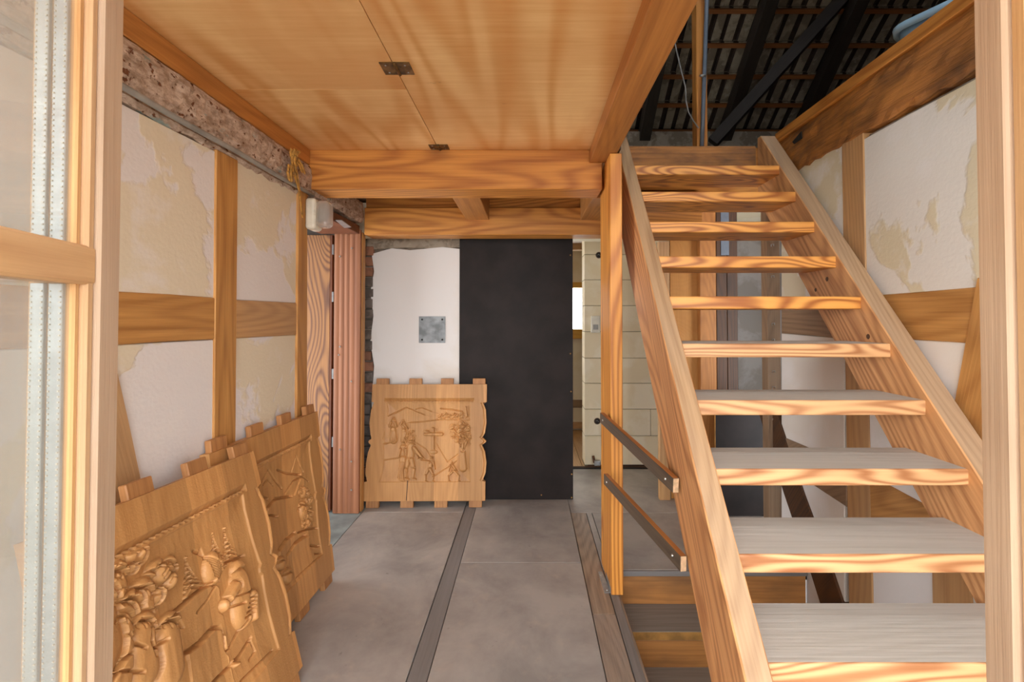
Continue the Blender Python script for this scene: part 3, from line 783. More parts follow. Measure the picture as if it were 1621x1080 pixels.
for b in (395, 470, 592, 700): box('hinge', (on(525, b, 'y', 3.5).x, 3.50, on(525, b + 8, 'y', 3.5).z), (on(528, b, 'y', 3.5).x, 3.52, on(525, b - 8, 'y', 3.5).z), 'steel', dl, 'z', .001)

# ================================================================ WALL LAMP
lamp = empty('wall_lamp', (XL, 2.56, 1.95), 'small bulkhead wall lamp with clear glass cover under painted beam', 'lamp')
def rbox(name, a, b, mat, parent, r):
    bm = bmesh.new(); bm_box(bm, a, b, 0)
    bmesh.ops.bevel(bm, geom=list(bm.edges), offset=r, segments=6, profile=.5, affect='EDGES')
    return from_bm(name, bm, mat, Matrix(), parent, False)
rbox('base', (XL + .006, 2.555, 1.868), (XL + .062, 2.655, 2.036), 'white_plastic', lamp, .018)
rbox('glass_cover', (XL + .056, 2.560, 1.882), (XL + .128, 2.650, 2.026), 'lampglass', lamp, .026)
tube('bulb', [(XL + .062, 2.605, 1.92), (XL + .075, 2.605, 1.93), (XL + .085, 2.605, 1.97), (XL + .085, 2.605, 2.0)], .02, 'pvc', lamp, 10, [.012, .022, .024, .008])
box('clip', (XL + .056, 2.553, 1.94), (XL + .064, 2.558, 1.97), 'white_plastic', lamp, 'x', .001)

# dried wheat tied beside the lamp
wh = empty('dried_wheat', (XL + .02, 2.5, 2.1), 'dried wheat ears hanging on the painted beam above lamp', 'wheat')
def stalk(pts, ear):
    P = [on(a, b, 'x', XL + .028 + c) for a, b, c in pts]
    tube('stalk', P, .0035, 'wheat', wh, 6)
    # ear of grains along the last points
    Q = [on(a, b, 'x', XL + .034 + c) for a, b, c in ear]
    bm = bmesh.new()
    N = 13
    for i in range(N):
        t = i / (N - 1) * (len(Q) - 1); k = min(int(t), len(Q) - 2)
        p = Q[k].lerp(Q[k + 1], t - k); d = (Q[k + 1] - Q[k]).normalized()
        for s in (-1, 1):
            m = Matrix.Translation(p + Vector((.004 * s, .006 * s, 0))) @ d.to_track_quat('Z', 'Y').to_matrix().to_4x4() @ Matrix.Rotation(.5 * s, 4, 'X') @ Matrix.Diagonal((.0055, .0055, .013, 1))
            bmesh.ops.create_icosphere(bm, subdivisions=1, radius=1, matrix=m)
    from_bm('ear', bm, 'wheat', Matrix(), wh, True)
stalk([(479, 345, .02), (474, 300, .015), (470, 270, .01), (464, 255, .01)], [(464, 255, .01), (462, 243, .012), (464, 238, .015), (468, 245, .02)])
stalk([(479, 342, .02), (475, 305, .015), (471, 280, .01), (467, 262, .01)], [(467, 262, .01), (470, 252, .012), (476, 262, .016), (480, 272, .02)])
stalk([(478, 338, .02), (473, 300, .015), (467, 282, .01), (462, 270, .01)], [(462, 270, .01), (459, 262, .012), (458, 275, .016), (460, 285, .02)])
stalk([(478, 340, .022), (474, 306, .018), (470, 290, .016), (466, 268, .016)], [(466, 268, .016), (464, 254, .016), (466, 244, .018), (472, 240, .02)])

# butt hinges of the ceiling trapdoor
def hinge(x0, x1, y0, y1, lab):
    p = [on(a, b, 'z', ZC) for a, b in ((x0, y0), (x1, y1))]
    h = empty('butt_hinge', ((p[0].x + p[1].x) / 2, (p[0].y + p[1].y) / 2, ZC), lab, 'hinge', 'ceiling trapdoor hinges')
    ya, yb_ = sorted((p[0].y, p[1].y)); m = jx0
    xa = on(x0, (y0 + y1) / 2, 'z', ZC).x; xb = on(x1, (y0 + y1) / 2, 'z', ZC).x
    m = (xa + xb) / 2
    la = box('hinge_leaf', (xa, ya, ZC - .004), (m - .004, yb_, ZC - .0005), 'brass', h, 'y', .0005)
    lb = box('hinge_leaf', (m + .004, ya, ZC - .004), (xb, yb_, ZC - .0005), 'brass', h, 'y', .0005)
    tube('knuckle', [(m, ya, ZC - .004), (m, yb_, ZC - .004)], .006, 'brass', h, 8)
    for sx in (-1, 1):
        for t in (.2, .8):
            disc('screw', (m + sx * abs(xb - xa) * .32, ya + (yb_ - ya) * t, ZC - .0045), (0, 0, -1), .004, .002, 'steel', la if sx < 0 else lb, 8)
hinge(605, 652, 98, 117, 'larger looking brass hinge in the middle of the plywood ceiling')
hinge(680, 710, 228.5, 236, 'brass hinge of the plywood ceiling close to the cross beam')

# switch, holes on block wall
sw = empty('light_switch', (on(942, 515, 'y', YF).x, YF, 1.3), 'ivory light switch box on the pale block wall', 'switch')
box('plate', tuple(on(936, 527, 'y', YF - .03)), tuple(on(950, 500, 'y', YF - .03) + Vector((0, .03, 0))), 'white_plastic', sw, 'x', .004)
box('rocker', tuple(on(939, 522, 'y', YF - .037)), tuple(on(947, 514, 'y', YF - .037) + Vector((0, .008, 0))), 'pvc', sw, 'x', .002)
for a, b, lab in ((948, 404, 'upper round dark socket hole in the block wall'), (945.5, 667, 'lower round dark socket hole in the block wall')):
    hb = empty('socket_hole', tuple(on(a, b, 'y', YF)), lab, 'socket', 'round socket holes')
    disc('ring', on(a, b, 'y', YF - .002), (0, -1, 0), .032, .006, 'timber_dark', hb, 20)
    disc('hole', on(a, b, 'y', YF - .006), (0, -1, 0), .025, .005, 'dark', hb, 20)
    tube('wire', [on(a - 2, b, 'y', YF - .012), on(a, b - 1.5, 'y', YF - .02), on(a + 2, b + 1, 'y', YF - .012)], .003, 'cable', hb, 6)
dc = empty('door_catch', tuple(on(945, 736, 'y', YF - .06)), 'small metal door catch at the foot of the block wall', 'catch')
rbox('body', on(941, 738, 'y', YF - .08), on(951, 730, 'y', YF - .08) + Vector((0, .04, 0)), 'steel', dc, .006)
tube('arm', [on(941, 733, 'y', YF - .06), on(939, 722, 'y', YF - .03)], .012, 'timber_dark', dc, 8)

# ================================================================ LOFT THINGS
lp = tag(box('loft_post', (on(1103, 200, 'y', 3.3).x, 3.3, 2.482), (on(1120, 200, 'y', 3.3).x, 3.39, 5.4), 'beam', None, 'z'), 'thin upright wooden post in the dark loft carrying grey conduit', 'post')
cd = tag(tube('conduit', [on(1111, 232, 'y', 3.285), on(1114, 150, 'y', 3.28), on(1117, 60, 'y', 3.28), on(1121, -60, 'y', 3.28)], .014, 'conduit'), 'blue grey conduit clipped to the thin loft post', 'pipe')
tube('clamp', [on(1108, 120, 'y', 3.262), on(1118, 119, 'y', 3.262)], .008, 'steel', cd, 8)
tag(tube('loose_cable', [on(a, b, 'y', 3.15) for a, b in ((1066, 55), (1071, 80), (1078, 110), (1085, 138), (1086, 160), (1090, 178), (1098, 192), (1106, 203))], .0045, 'cable'), 'thin pale cable hanging loosely in the dark loft', 'cable')
# blue plastic tub
p0 = on(1415, 45, 'z', 2.80); p1 = on(1505, 3, 'z', 2.80)
dv = (p1 - p0); dv.z = 0; dv.normalize(); pv = Vector((-dv.y, dv.x, 0))
if pv.x < 0: pv = -pv
tub = empty('plastic_tub', tuple(p0 + dv * .3 + pv * .2 - Vector((0, 0, .31))), 'light blue plastic tub on the loft floor behind the right beam', 'tub')
def tub_shell(L, W, z0, z1, taper):
    bm = bmesh.new(); rings = []
    spec = [(taper, z0), (0, z1), (.012, z1), (taper + .012, z0 + .012)]
    for ins, z in spec:
        ring = []
        for cx, cy, a0 in ((L - .06, W - .06, 0), (.06, W - .06, 90), (.06, .06, 180), (L - .06, .06, 270)):
            for q in range(5):
                a = math.radians(a0 + 22.5 * q); r = .06
                sx = (cx - L / 2) * (1 - ins * 2 / L) + L / 2; sy = (cy - W / 2) * (1 - ins * 2 / W) + W / 2
                P = p0 + dv * (sx + r * math.cos(a)) + pv * (sy + r * math.sin(a))
                ring.append(bm.verts.new((P.x, P.y, z)))
        rings.append(ring)
    n = len(rings[0])
    for a, b in zip(rings, rings[1:]):
        for k in range(n): bm.faces.new((a[k], a[(k + 1) % n], b[(k + 1) % n], b[k]))
    bm.faces.new(rings[0][::-1]); bm.faces.new(rings[-1])
    return bm
from_bm('body', tub_shell(.62, .42, 2.485, 2.79, .035), 'tub', Matrix(), tub, True)
def rim():
    bm = bmesh.new(); rings = []
    L, W = .62, .42
    for out, z in ((.0, 2.775), (.022, 2.765), (.026, 2.80), (.0, 2.806), (-.006, 2.79)):
        ring = []
        for cx, cy, a0 in ((L - .06, W - .06, 0), (.06, W - .06, 90), (.06, .06, 180), (L - .06, .06, 270)):
            for q in range(5):
                a = math.radians(a0 + 22.5 * q); r = .06 + out
                P = p0 + dv * (cx + r * math.cos(a)) + pv * (cy + r * math.sin(a))
                ring.append(bm.verts.new((P.x, P.y, z)))
        rings.append(ring)
    n = len(rings[0]); rings.append(rings[0])
    for a, b in zip(rings, rings[1:]):
        for k in range(n): bm.faces.new((a[k], a[(k + 1) % n], b[(k + 1) % n], b[k]))
    return bm
from_bm('rim', rim(), 'tub', Matrix(), tub, True)

# ================================================================ CARVED PANELS
S = .00096            # metres per carving unit (900 x 885 units)
LO = [(100, 88), (236, 88), (240, 106), (300, 86), (400, 78), (480, 88), (518, 98), (530, 80), (541, 74), (552, 80), (566, 96), (620, 76), (700, 64), (780, 62), (838, 78), (842, 55), (985, 55)]
RO = [(100, 990), (238, 990), (243, 962), (300, 984), (400, 990), (480, 978), (512, 958), (528, 980), (540, 990), (552, 980), (568, 956), (620, 980), (700, 992), (780, 986), (838, 962), (842, 985), (985, 985)]
LI = [(236, 205), (300, 216), (400, 211), (500, 188), (518, 180), (530, 196), (545, 200), (560, 186), (620, 196), (700, 198), (780, 186), (845, 170)]
RI = [(236, 866), (300, 858), (400, 860), (500, 872), (518, 878), (530, 866), (545, 862), (560, 872), (620, 864), (700, 860), (780, 864), (845, 870)]
def interp(y, tab):
    a = np.array(tab, float); return np.interp(y, a[:, 0], a[:, 1])
NX, NY = 440, 430
ROWS = np.linspace(100, 985, NY + 1)
def ins_ok(s): return (s.inside > 0)
class Relief:
    def __init__(s, seed):
        u = np.linspace(0, 1, NX + 1)
        lo = interp(ROWS, LO); ro = interp(ROWS, RO)
        s.X = lo[:, None] + (ro - lo)[:, None] * u[None, :]
        s.Y = np.repeat(ROWS[:, None], NX + 1, 1)
        li = interp(ROWS, LI)[:, None]; ri = interp(ROWS, RI)[:, None]
        ins = np.minimum(s.X - li, ri - s.X)
        ins = np.minimum(ins, np.minimum(s.Y - 240, 846 - s.Y))
        s.inside = np.clip(ins / 4.0, 0, 1)
        s.field = np.zeros_like(s.X); s.groove_ = np.zeros_like(s.X)
        s.rnd = np.random.RandomState(seed); s.gain = 1.35
        s.bowl = np.clip(ins / 110.0, 0, 1) ** .7
    def put(s, d, r, h):
        # later shapes lie over earlier ones and are undercut all round
        ring = (d >= 1) & ((d - 1) * r < 5.5)
        s.field = np.where(ring, s.field * .3, s.field)
        s.field = np.where(d < 1, h * s.gain, s.field)
    def up(s, h): s.field = np.maximum(s.field, h)
    def cap(s, x1, y1, x2, y2, r1, r2=None, h=.014, base=0.0):
        r2 = r1 if r2 is None else r2
        dx, dy = x2 - x1, y2 - y1; L2 = dx * dx + dy * dy + 1e-9
        t = np.clip(((s.X - x1) * dx + (s.Y - y1) * dy) / L2, 0, 1)
        d = np.hypot(s.X - x1 - t * dx, s.Y - y1 - t * dy) / (r1 + (r2 - r1) * t)
        s.put(d, min(r1, r2), base + h * (1 - d ** 4 * .7))
    def ell(s, cx, cy, rx, ry, h=.014, ang=0.0, base=0.0):
        a = math.radians(ang); c, q = math.cos(a), math.sin(a)
        x = (s.X - cx) * c + (s.Y - cy) * q; y = -(s.X - cx) * q + (s.Y - cy) * c
        d = np.hypot(x / rx, y / ry)
        s.put(d, min(rx, ry), base + h * np.sqrt(np.clip(1 - d * d * .85, 0, 1)))
    def slab(s, pts, h, soft=10):
        """raised area below a polyline: h fades downwards (a cut edge on top)"""
        a = np.array(pts, float)
        y0 = np.interp(s.X, a[:, 0], a[:, 1], left=1e4, right=1e4)
        d = s.Y - y0
        s.up(np.where((d > 0), h * np.clip(d / 3, 0, 1) * np.exp(-np.clip(d, 0, 400) / (soft * 10)), 0))
    def groove(s, pts, wd=4, dp=.006):
        for (x1, y1), (x2, y2) in zip(pts, pts[1:]):
            dx, dy = x2 - x1, y2 - y1; L2 = dx * dx + dy * dy + 1e-9
            t = np.clip(((s.X - x1) * dx + (s.Y - y1) * dy) / L2, 0, 1)
            d = np.hypot(s.X - x1 - t * dx, s.Y - y1 - t * dy) / wd
            s.groove_ = np.maximum(s.groove_, 2.1 * dp * np.clip(1.15 - d, 0, 1) ** .6)
    def foliage(s, cx, cy, rx, ry, n=26, r=18, h=.017):
        for i in range(n):
            a = s.rnd.rand() * 6.28; q = math.sqrt(s.rnd.rand())
            x, y = cx + rx * q * math.cos(a), cy + ry * q * math.sin(a)
            rr = r * (.6 + .7 * s.rnd.rand())
            s.ell(x, y, rr, rr * .75, h * (.6 + .4 * s.rnd.rand()), s.rnd.rand() * 180)
            s.groove([(x - rr * .5, y), (x, y - rr * .4), (x + rr * .5, y)], 3, .003)
    def fir(s, x, y0, y1, wd):
        n = 7
        for i in range(n):
            y = y0 + (y1 - y0) * i / n; k = wd * (i + 1) / n
            s.cap(x, y, x - k, y + (y1 - y0) / n * 1.4, 5, 3, .007)
            s.cap(x, y, x + k, y + (y1 - y0) / n * 1.4, 5, 3, .007)
            s.groove([(x, y + 6), (x - k, y + (y1 - y0) / n * 1.4 + 6)], 3, .004); s.groove([(x, y + 6), (x + k, y + (y1 - y0) / n * 1.4 + 6)], 3, .004)
    def person(s, x, y, H, lean=0, arms=((-.2, .3), (.25, .35)), skirt=False, hat=False, step=.12):
        u = H
        hx = x + lean * u * .5
        s.ell(hx, y + .075 * u, .06 * u, .075 * u, .019)
        if hat: s.ell(hx, y + .03 * u, .085 * u, .03 * u, .022)
        s.cap(hx, y + .17 * u, x, y + .48 * u, .105 * u, .095 * u, .017)
        for ax, ay in arms: s.cap(hx + (.08 if ax > 0 else -.08) * u, y + .2 * u, x + ax * u, y + ay * u, .042 * u, .03 * u, .020)
        if skirt:
            s.cap(x, y + .48 * u, x + .02 * u, y + .92 * u, .10 * u, .16 * u, .016)
            for k in range(-3, 4): s.groove([(x + k * .02 * u, y + .55 * u), (x + k * .045 * u, y + .98 * u)], 3, .004)
        else:
            for sg in (-1, 1):
                s.cap(x + sg * .04 * u, y + .5 * u, x + sg * step * u, y + .74 * u, .06 * u, .05 * u, .017)
                s.cap(x + sg * step * u, y + .74 * u, x + sg * step * u * .9, y + .97 * u, .048 * u, .035 * u, .016)
                s.cap(x + sg * step * u * .9, y + .97 * u, x + sg * step * u * .9 + .07 * u, y + .98 * u, .03 * u, .025 * u, .016)
    def height(s):
        h = -.005 * s.inside - .013 * s.bowl * (ins_ok(s)) + s.field * s.inside - s.groove_ * s.inside
        # concave moulding and scalloped edge above the scene
        m = (s.Y > 206) & (s.Y < 242) & (s.X > 188) & (s.X < 890)
        scal = 228 + 7 * np.abs(np.sin(s.X * math.pi / 24))
        mould = np.where(s.Y < scal, -.022 * np.clip((s.Y - 207) / 24, 0, 1), -.003)
        h = np.where(m, np.minimum(mould, 0), h)
        h = h - .0004 * np.abs(np.sin(s.X * .11 + 3 * np.sin(s.Y * .013))) * (s.inside > .5)
        # rolled frame edge at the waist
        h += -.006 * np.exp(-((s.X - interp(s.Y, RO) + 14) / 5) ** 2) * ((s.Y > 244) & (s.Y < 838))
        h += .0006 * (s.rnd.rand(*s.X.shape) - .5)
        return h

def carved_panel(name, base_pt, xdir, ydir, label, relief, crack=None):
    """base_pt: world point under the panel centre; xdir, ydir: world axes of the panel face"""
    xdir = Vector(xdir).normalized(); ydir = Vector(ydir).normalized(); n = xdir.cross(ydir)
    R = Matrix((xdir, ydir, n)).transposed().to_4x4()
    Mw = Matrix.Translation(Vector(base_pt)) @ R
    root = bpy.data.objects.new(name, None); root.empty_display_size = .1
    link(root, Mw)
    tag(root, label, 'carving', 'carved oak panels leaning on the walls')
    H = relief.height()
    px = (relief.X - 535) * S; py = (1036 - relief.Y) * S
    T = .036
    nr, nc = H.shape
    # local frame of mesh: grain along panel x for grain node -> boards run vertically, so mesh x = panel y
    front = np.stack([py, -px, H], -1).reshape(-1, 3)
    idx = np.arange(nr * nc).reshape(nr, nc)
    quads = np.stack([idx[:-1, :-1], idx[1:, :-1], idx[1:, 1:], idx[:-1, 1:]], -1).reshape(-1, 4)
    loop = list(idx[0, :]) + list(idx[1:, -1]) + list(idx[-1, -2::-1]) + list(idx[-2:0:-1, 0])
    nb = len(front)
    back = front[loop].copy(); back[:, 2] = -T
    verts = np.vstack([front, back])
    faces = quads.tolist()
    L = len(loop)
    for i in range(L):
        j = (i + 1) % L
        faces.append([int(loop[j]), int(loop[i]), nb + i, nb + j])
    cen = len(verts); verts = np.vstack([verts, [[.45, 0, -T]]])
    for i in range(L): faces.append([nb + (i + 1) % L, nb + i, cen])
    me = bpy.data.meshes.new('carved_board')
    me.from_pydata(verts.tolist(), [], faces); me.update()
    for p in me.polygons: p.use_smooth = len(p.vertices) == 4 and p.index < len(quads)
    me.materials.append(M['carved'])
    o = bpy.data.objects.new('carved_board', me)
    G = Matrix(((0, -1, 0), (1, 0, 0), (0, 0, 1))).to_4x4()
    link(o, Mw @ G, root)
    for cx in (165, 425, 675, 928):
        bm = bmesh.new(); bm_box(bm, ((1036 - 108) * S, -50 * S, -T + .002), ((1036 - 54) * S, 50 * S, -.010), .003)
        from_bm('peg', bm, 'peg', Mw @ Matrix.Translation(((cx - 535) * S, 0, 0)) @ G, root)
    for cx in (122, 385, 645, 910):
        bm = bmesh.new(); bm_box(bm, (0, -50 * S, -T + .002), (60 * S, 50 * S, -.006), .003)
        from_bm('peg', bm, 'peg', Mw @ Matrix.Translation(((cx - 535) * S, 0, 0)) @ G, root)
    return root

# --- panel with the wayside cross, against the back wall
ra_ = Relief(1)
ra_.slab([(200, 350), (280, 325), (360, 282), (430, 305), (500, 336), (560, 350)], .005); ra_.slab([(430, 296), (480, 281), (560, 312), (620, 330)], .003)
ra_.slab([(200, 410), (300, 398), (400, 396), (500, 388), (620, 374), (700, 372), (870, 380)], .006, 14)
ra_.groove([(220, 345), (360, 280), (500, 336)], 4, .004); ra_.groove([(435, 293), (480, 281), (555, 312)], 4, .003); ra_.groove([(390, 397), (500, 390), (610, 376)], 4, .005)
for i, (hx, hy, hw) in enumerate([(635, 350, 16), (668, 338, 18), (700, 352, 17), (735, 340, 18), (765, 352, 16), (800, 338, 20), (845, 355, 14)]):
    ra_.cap(hx - hw, hy + 12, hx + hw, hy + 12, 14, 14, .009); ra_.cap(hx, hy - 16, hx + hw, hy, 6, 6, .012); ra_.cap(hx, hy - 16, hx - hw, hy, 6, 6, .012)
ra_.groove([(630, 290), (720, 298), (800, 312)], 5, .005)
ra_.cap(825, 272, 832, 345, 3, 11, .013)
ra_.person(262, 355, 190, 0, ((-.14, .38), (.14, .38)), True)
ra_.person(345, 375, 170, -.08, ((-.08, .1), (.18, .4)), True)
ra_.foliage(400, 505, 32, 42, 14, 16, .018)
ra_.person(345, 545, 275, .0, ((-.12, .4), (.1, .42)), True)
ra_.person(400, 530, 300, .05, ((.20, .45), (.36, .50)), False, True, .10)
ra_.cap(480, 672, 530, 690, 9, 9, .016)
ra_.person(552, 655, 190, .15, ((-.35, .15), (.22, .5)), False, True, .16)
ra_.person(740, 690, 150, -.25, ((-.25, .5), (.2, .55)), False, False, .28)
ra_.cap(572, 445, 580, 610, 13, 9, .016); ra_.cap(510, 486, 640, 486, 12, 14, .017); ra_.ell(526, 466, 20, 10, .018); ra_.ell(580, 622, 30, 16, .012)
ra_.cap(812, 740, 806, 580, 32, 17, .018); ra_.cap(806, 600, 770, 530, 14, 8, .016); ra_.cap(806, 600, 850, 520, 14, 8, .016); ra_.cap(806, 590, 806, 500, 12, 8, .016)
ra_.foliage(790, 465, 80, 70, 34, 24, .019)
ra_.groove([(200, 680), (310, 668)], 4, .005); ra_.groove([(580, 805), (700, 735), (760, 690)], 4, .004); ra_.groove([(600, 560), (690, 700), (770, 640)], 4, .003)
ra_.groove([(430, 545), (520, 600), (560, 660)], 4, .003); ra_.groove([(200, 560), (260, 545)], 4, .005)
pa = carved_panel('carved_panel', ((on(581, 803, 'z', 0).x + on(770, 803, 'z', 0).x) / 2 + .0, 3.575, .001), (1, 0.02, 0), (0, .115, 1), 'square carved oak panel with cross and family, leaning on the white back wall', ra_)
# crack and stained boards are in the wood; the crack:
Mw = WM[pa.name]
bm = bmesh.new(); bm_box(bm, (-.003, 0, -.004), (.003, .14, .0005)); 
ck = from_bm('crack', bm, 'timber_dark', Mw @ Matrix.Translation(((383 - 535) * S, (1036 - 980) * S, 0)) @ Matrix.Rotation(-.03, 4, 'Z'), pa)

# --- the two panels on the left wall; picture points are carried onto the panel faces
def left_panel(c, yaw, lean, roll, name, label, draw, seed):
    base = Vector(c)
    x0 = Vector((-math.sin(yaw), math.cos(yaw), 0)); n0 = Vector((math.cos(yaw), math.sin(yaw), 0)); up = Vector((0, 0, 1))
    y0 = up * math.cos(lean) - n0 * math.sin(lean)
    xd = x0 * math.cos(roll) - y0 * math.sin(roll); yd = y0 * math.cos(roll) + x0 * math.sin(roll)
    n = xd.cross(yd)
    r = Relief(seed)
    def to(px, py):
        p = onplane(px, py, base, n) - base
        return (535 + p.dot(xd) / S, 1036 - p.dot(yd) / S)
    draw(r, to)
    return carved_panel(name, base, xd, yd, label, r)
def crop(ox, oy, sc):
    return lambda cx, cy: (ox + cx / sc, oy + cy / sc)
def draw_c(r, to):
    K = crop(170, 690, 2.768)
    T = lambda cx, cy: to(*K(cx, cy))
    def line(pts, w=4, d=.008): r.groove([T(*p) for p in pts], w, d)
    def blob(cx, cy, rx, ry, h=.02, ang=0): x, y = T(cx, cy); r.ell(x, y, rx, ry, h, ang)
    def cap(a, b, r1, r2, h=.018): r.cap(*T(*a), *T(*b), r1, r2, h)
    for a, b, wd in (((540, 395), (548, 545), 34), ((480, 425), (505, 540), 30), ((365, 530), (395, 670), 40)):
        x0, y0 = T(*a); x1, y1 = T(*b); r.fir((x0 + x1) / 2, y0, y1, wd)
    x, y = T(95, 560); r.foliage(x - 30, y, 110, 60, 34, 30, .022)
    x, y = T(250, 630); r.foliage(x, y, 60, 42, 12, 34, .022)
    # hill edge running down to the crowd and rock edges
    r.slab([T(210, 860), T(300, 780), T(400, 690), T(480, 640), T(500, 660)], .012, 10)
    line([(280, 800), (400, 690), (475, 632)], 5, .010); line([(410, 770), (450, 720), (490, 645)], 4, .006)
    # winged hood
    blob(478, 575, 46, 52, .019, 20)
    for i in range(8): line([(440 + i * 4, 520 + i * 13), (505 + i * 1.5, 560 + i * 10)], 3, .004)
    line([(400, 500), (440, 515), (430, 490)], 5, .007); line([(515, 570), (545, 545), (615, 520)], 5, .008)
    # seated figure at the right
    blob(582, 588, 34, 36, .021); cap((590, 640), (610, 760), 48, 60, .018); cap((570, 660), (520, 740), 20, 16, .021); cap((640, 700), (650, 790), 22, 16, .02)
    for i in range(5): line([(600 + 6 * i, 800 - 22 * i), (625 + 4 * i, 782 - 20 * i), (640, 772 - 18 * i)], 3, .007)
    line([(575, 700), (630, 680), (645, 660)], 3, .005); blob(525, 740, 16, 20, .02)
    line([(560, 745), (600, 730)], 4, .007)
    # crowd on the left: heads, hats, bodies
    for cx, cy, s in ((35, 620, 44), (160, 690, 46), (110, 735, 40), (60, 815, 50), (285, 830, 42), (170, 830, 40), (-30, 740, 50)):
        blob(cx, cy, s, s * .9, .024); line([(cx - 45, cy + 8), (cx - 20, cy - 26), (cx + 25, cy - 26), (cx + 48, cy + 6)], 4, .009)
        for q in range(3): line([(cx - 20 + q * 18, cy - 18), (cx - 26 + q * 22, cy + 10)], 2.5, .003)
        cap((cx, cy + 50), (cx + 10, cy + 190), s * 1.0, s * 1.25, .017)
    line([(215, 740), (190, 900), (215, 960)], 5, .010); line([(250, 730), (225, 800)], 4, .008); line([(205, 935), (262, 890)], 5, .009)
    for i in range(5): line([(250 + 12 * i, 820 - 4 * i), (285 + 12 * i, 800 + 2 * i), (320 + 8 * i, 835)], 3, .006)
    line([(10, 1075), (70, 980), (115, 940)], 6, .010); line([(50, 1035), (100, 1030), (155, 1038)], 4, .007); line([(90, 870), (120, 910), (165, 930)], 4, .008)
    # rounded rock
    r.slab([T(365, 945), T(420, 905), T(480, 835), T(515, 840), T(530, 880)], .014, 10)
    line([(362, 945), (420, 905), (480, 838), (512, 835), (522, 860)], 7, .012); line([(540, 940), (560, 920), (610, 820), (620, 800)], 5, .009)
    line([(485, 1075), (560, 1000), (600, 960), (650, 880)], 6, .011); blob(575, 993, 12, 12, .018)
    line([(645, 880), (665, 940), (640, 980)], 4, .006); line([(600, 1070), (735, 935)], 3, .006); line([(520, 860), (530, 930), (545, 950)], 3, .005)
left_panel((-.866, 1.466, .016), .011, .2658, .0452, 'carved_panel', 'large carved oak panel nearest the glazed door, crowded with figures', draw_c, 2)
def draw_b(r, to):
    K = crop(320, 630, 2.918)
    T = lambda cx, cy: to(*K(cx, cy))
    def line(pts, w=4, d=.007): r.groove([T(*p) for p in pts], w, d)
    def blob(cx, cy, rx, ry, h=.018, ang=0): x, y = T(cx, cy); r.ell(x, y, rx, ry, h, ang)
    line([(280, 415), (318, 330), (345, 370), (385, 415)], 5); line([(300, 400), (320, 375), (345, 400)], 4); line([(360, 332), (410, 348), (470, 352)], 5)
    r.slab([T(320, 500), T(360, 460), T(440, 450), T(470, 365), T(495, 380)], .007)
    line([(320, 505), (355, 465), (430, 452)], 6, .009); line([(400, 440), (440, 380), (475, 362), (500, 385)], 5); line([(430, 340), (445, 265), (480, 340)], 4, .005)
    line([(285, 550), (330, 540), (365, 545)], 5); line([(275, 520), (320, 510)], 5, .009); line([(250, 410), (290, 450), (322, 465)], 5)
    x0, y0 = T(480, 400); x1, y1 = T(500, 600); r.foliage((x0 + x1) / 2, (y0 + y1) / 2, 60, 110, 26, 22, .013)
    blob(478, 520, 30, 46, .016); line([(455, 520), (470, 490), (490, 505)], 5, .010)
    r.slab([T(370, 700), T(400, 650), T(440, 618), T(450, 625)], .012); line([(372, 700), (405, 650), (445, 620)], 7, .011)
    r.slab([T(405, 720), T(440, 665), T(480, 635), T(500, 635)], .012); line([(405, 725), (440, 668), (495, 632)], 7, .011); line([(460, 620), (500, 605), (540, 600)], 5, .008)
    line([(515, 680), (540, 685), (560, 675)], 5, .008); line([(530, 720), (565, 715)], 4, .006)
    for cx, cy, s in ((375, 765, 30), (405, 820, 34), (350, 830, 30), (315, 730, 26)):
        blob(cx, cy, s, s, .019); line([(cx - 20, cy), (cx, cy - 16), (cx + 20, cy)], 4, .007)
    line([(300, 620), (330, 600)], 5); line([(440, 830), (565, 715)], 3, .005)
left_panel((-1.043, 2.1825, .003), -.0142, .1256, .0101, 'carved_panel', 'darker carved oak panel with mountains, half hidden behind nearest panel', draw_b, 3)

# ================================================================ NEAR GLAZED DOOR LEAVES
def door_leaf(name, label, far, u, sign, with_glass=True, z0=.03, z1=2.25):
    """leaf plane through far (x,y) going back along -u towards the hinge; sign: side the room-facing normal points to (x)"""
    u = Vector((u[0], u[1], 0)).normalized(); n = Vector((u.y, -u.x, 0)) * sign
    root = empty(name, (far[0], far[1], z0), kind='structure'); root['label'] = label
    o = Vector((far[0], far[1], 0))
    def piece(nm, s0, s1, za, zb, d0, d1, mat, grain, bev=.003, par=root):
        # s measured from the far edge back along -u ; d depth along n
        c = o - u * ((s0 + s1) / 2) + n * ((d0 + d1) / 2) + Vector((0, 0, (za + zb) / 2))
        if grain == 'z': ax = (Vector((0, 0, 1)), u, Vector((0, 0, 1)).cross(u)); h = ((zb - za) / 2, abs(s1 - s0) / 2, abs(d1 - d0) / 2)
        else: ax = (u, Vector((0, 0, 1)), u.cross(Vector((0, 0, 1)))); h = (abs(s1 - s0) / 2, (zb - za) / 2, abs(d1 - d0) / 2)
        R = Matrix(ax).transposed().to_4x4()
        bm = bmesh.new(); bm_box(bm, [-x for x in h], h, min(bev, min(h) * .45))
        return from_bm(nm, bm, mat, Matrix.Translation(c) @ R, par)
    return root, piece
leafW = .86
d1, pc = door_leaf('door_1', 'open glazed oak door leaf on the left, nearest the viewer', (-.678, .80), (-.272, 1), 1)
pc('stile', 0, .058, .03, 2.25, -.075, 0, 'doorgrey', 'z', .004)
pc('stile_moulding', .0585, .078, .15, 2.2, -.07, -.006, 'door', 'z', .006)
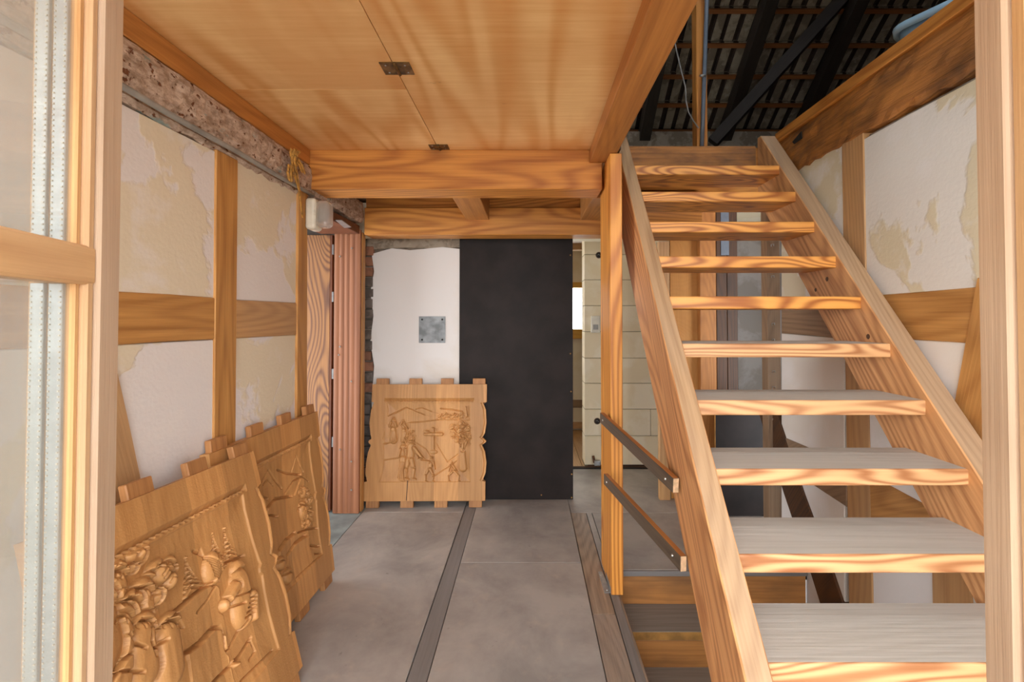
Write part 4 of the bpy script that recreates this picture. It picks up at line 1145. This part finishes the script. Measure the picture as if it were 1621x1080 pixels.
pc('glazing_bead', .0785, .091, .15, 2.2, -.07, -.014, 'door', 'z', .003)
pc('stile', leafW - .1, leafW, .03, 2.25, -.05, 0, 'door', 'z', .004)
pc('rail', .0585, leafW - .1, 2.12, 2.25, -.05, 0, 'door', 'x', .004)
pc('rail', .0885, leafW - .1, .03, .5, -.05, 0, 'door', 'x', .004)
zt = on(151, 388, 'x', -.645).z; zb = on(151, 450, 'x', -.645).z
pc('muntin', .058, leafW - .1, zb, zt, -.05, -.004, 'door', 'x', .004)
for a, b in ((.5, zb), (zt, 2.12)):
    for dd in (-.020, -.042, -.064): pc('glass_pane', .085, leafW - .1, a, b, dd - .003, dd, 'glass' if dd == -.02 else 'winglass', 'x', 0)
    for dm in (-.0325, -.0545):  # rear bar added to stand for the front bar's mirror image
        sp = pc('spacer_bar', .0915, .099, a, b, dm - .0085, dm + .0085, 'spacer', 'z', .001)
        # two rows of small perforations along the spacer
        u = Vector((-.272, 1, 0)).normalized(); n = Vector((u.y, -u.x, 0)); o_ = Vector((-.678, .80, 0))
        bmd = bmesh.new()
        zz = a + .01
        while zz < b - .005:
            for dd in (dm + .006, dm - .006):
                p = o_ - u * .0995 + n * dd + Vector((0, 0, zz))
                bmesh.ops.create_cube(bmd, size=.0022, matrix=Matrix.Translation(p))
            zz += .008
        pd = from_bm('perforations', bmd, 'white_plastic', Matrix(), sp); pd['kind'] = 'stuff'
d2, pc = door_leaf('door_2', 'open oak door leaf at the right edge, nearest the viewer', (.5335, .575), (.27, 1), -1)
pc('stile', 0, .053, .03, 2.25, -.05, 0, 'doorgrey', 'z', .004)
pc('stile_moulding', .0535, .083, .15, 2.2, -.045, -.004, 'door', 'z', .006)
pc('rail', .0535, .6, 2.12, 2.25, -.05, 0, 'door', 'x', .004)
pc('rail', .0835, .6, .03, .5, -.05, 0, 'door', 'x', .004)
pc('stile', .6, .7, .03, 2.25, -.05, 0, 'door', 'z', .004)
pc('glass_pane', .083, .6, .5, 2.12, -.026, -.022, 'glass', 'x', 0)
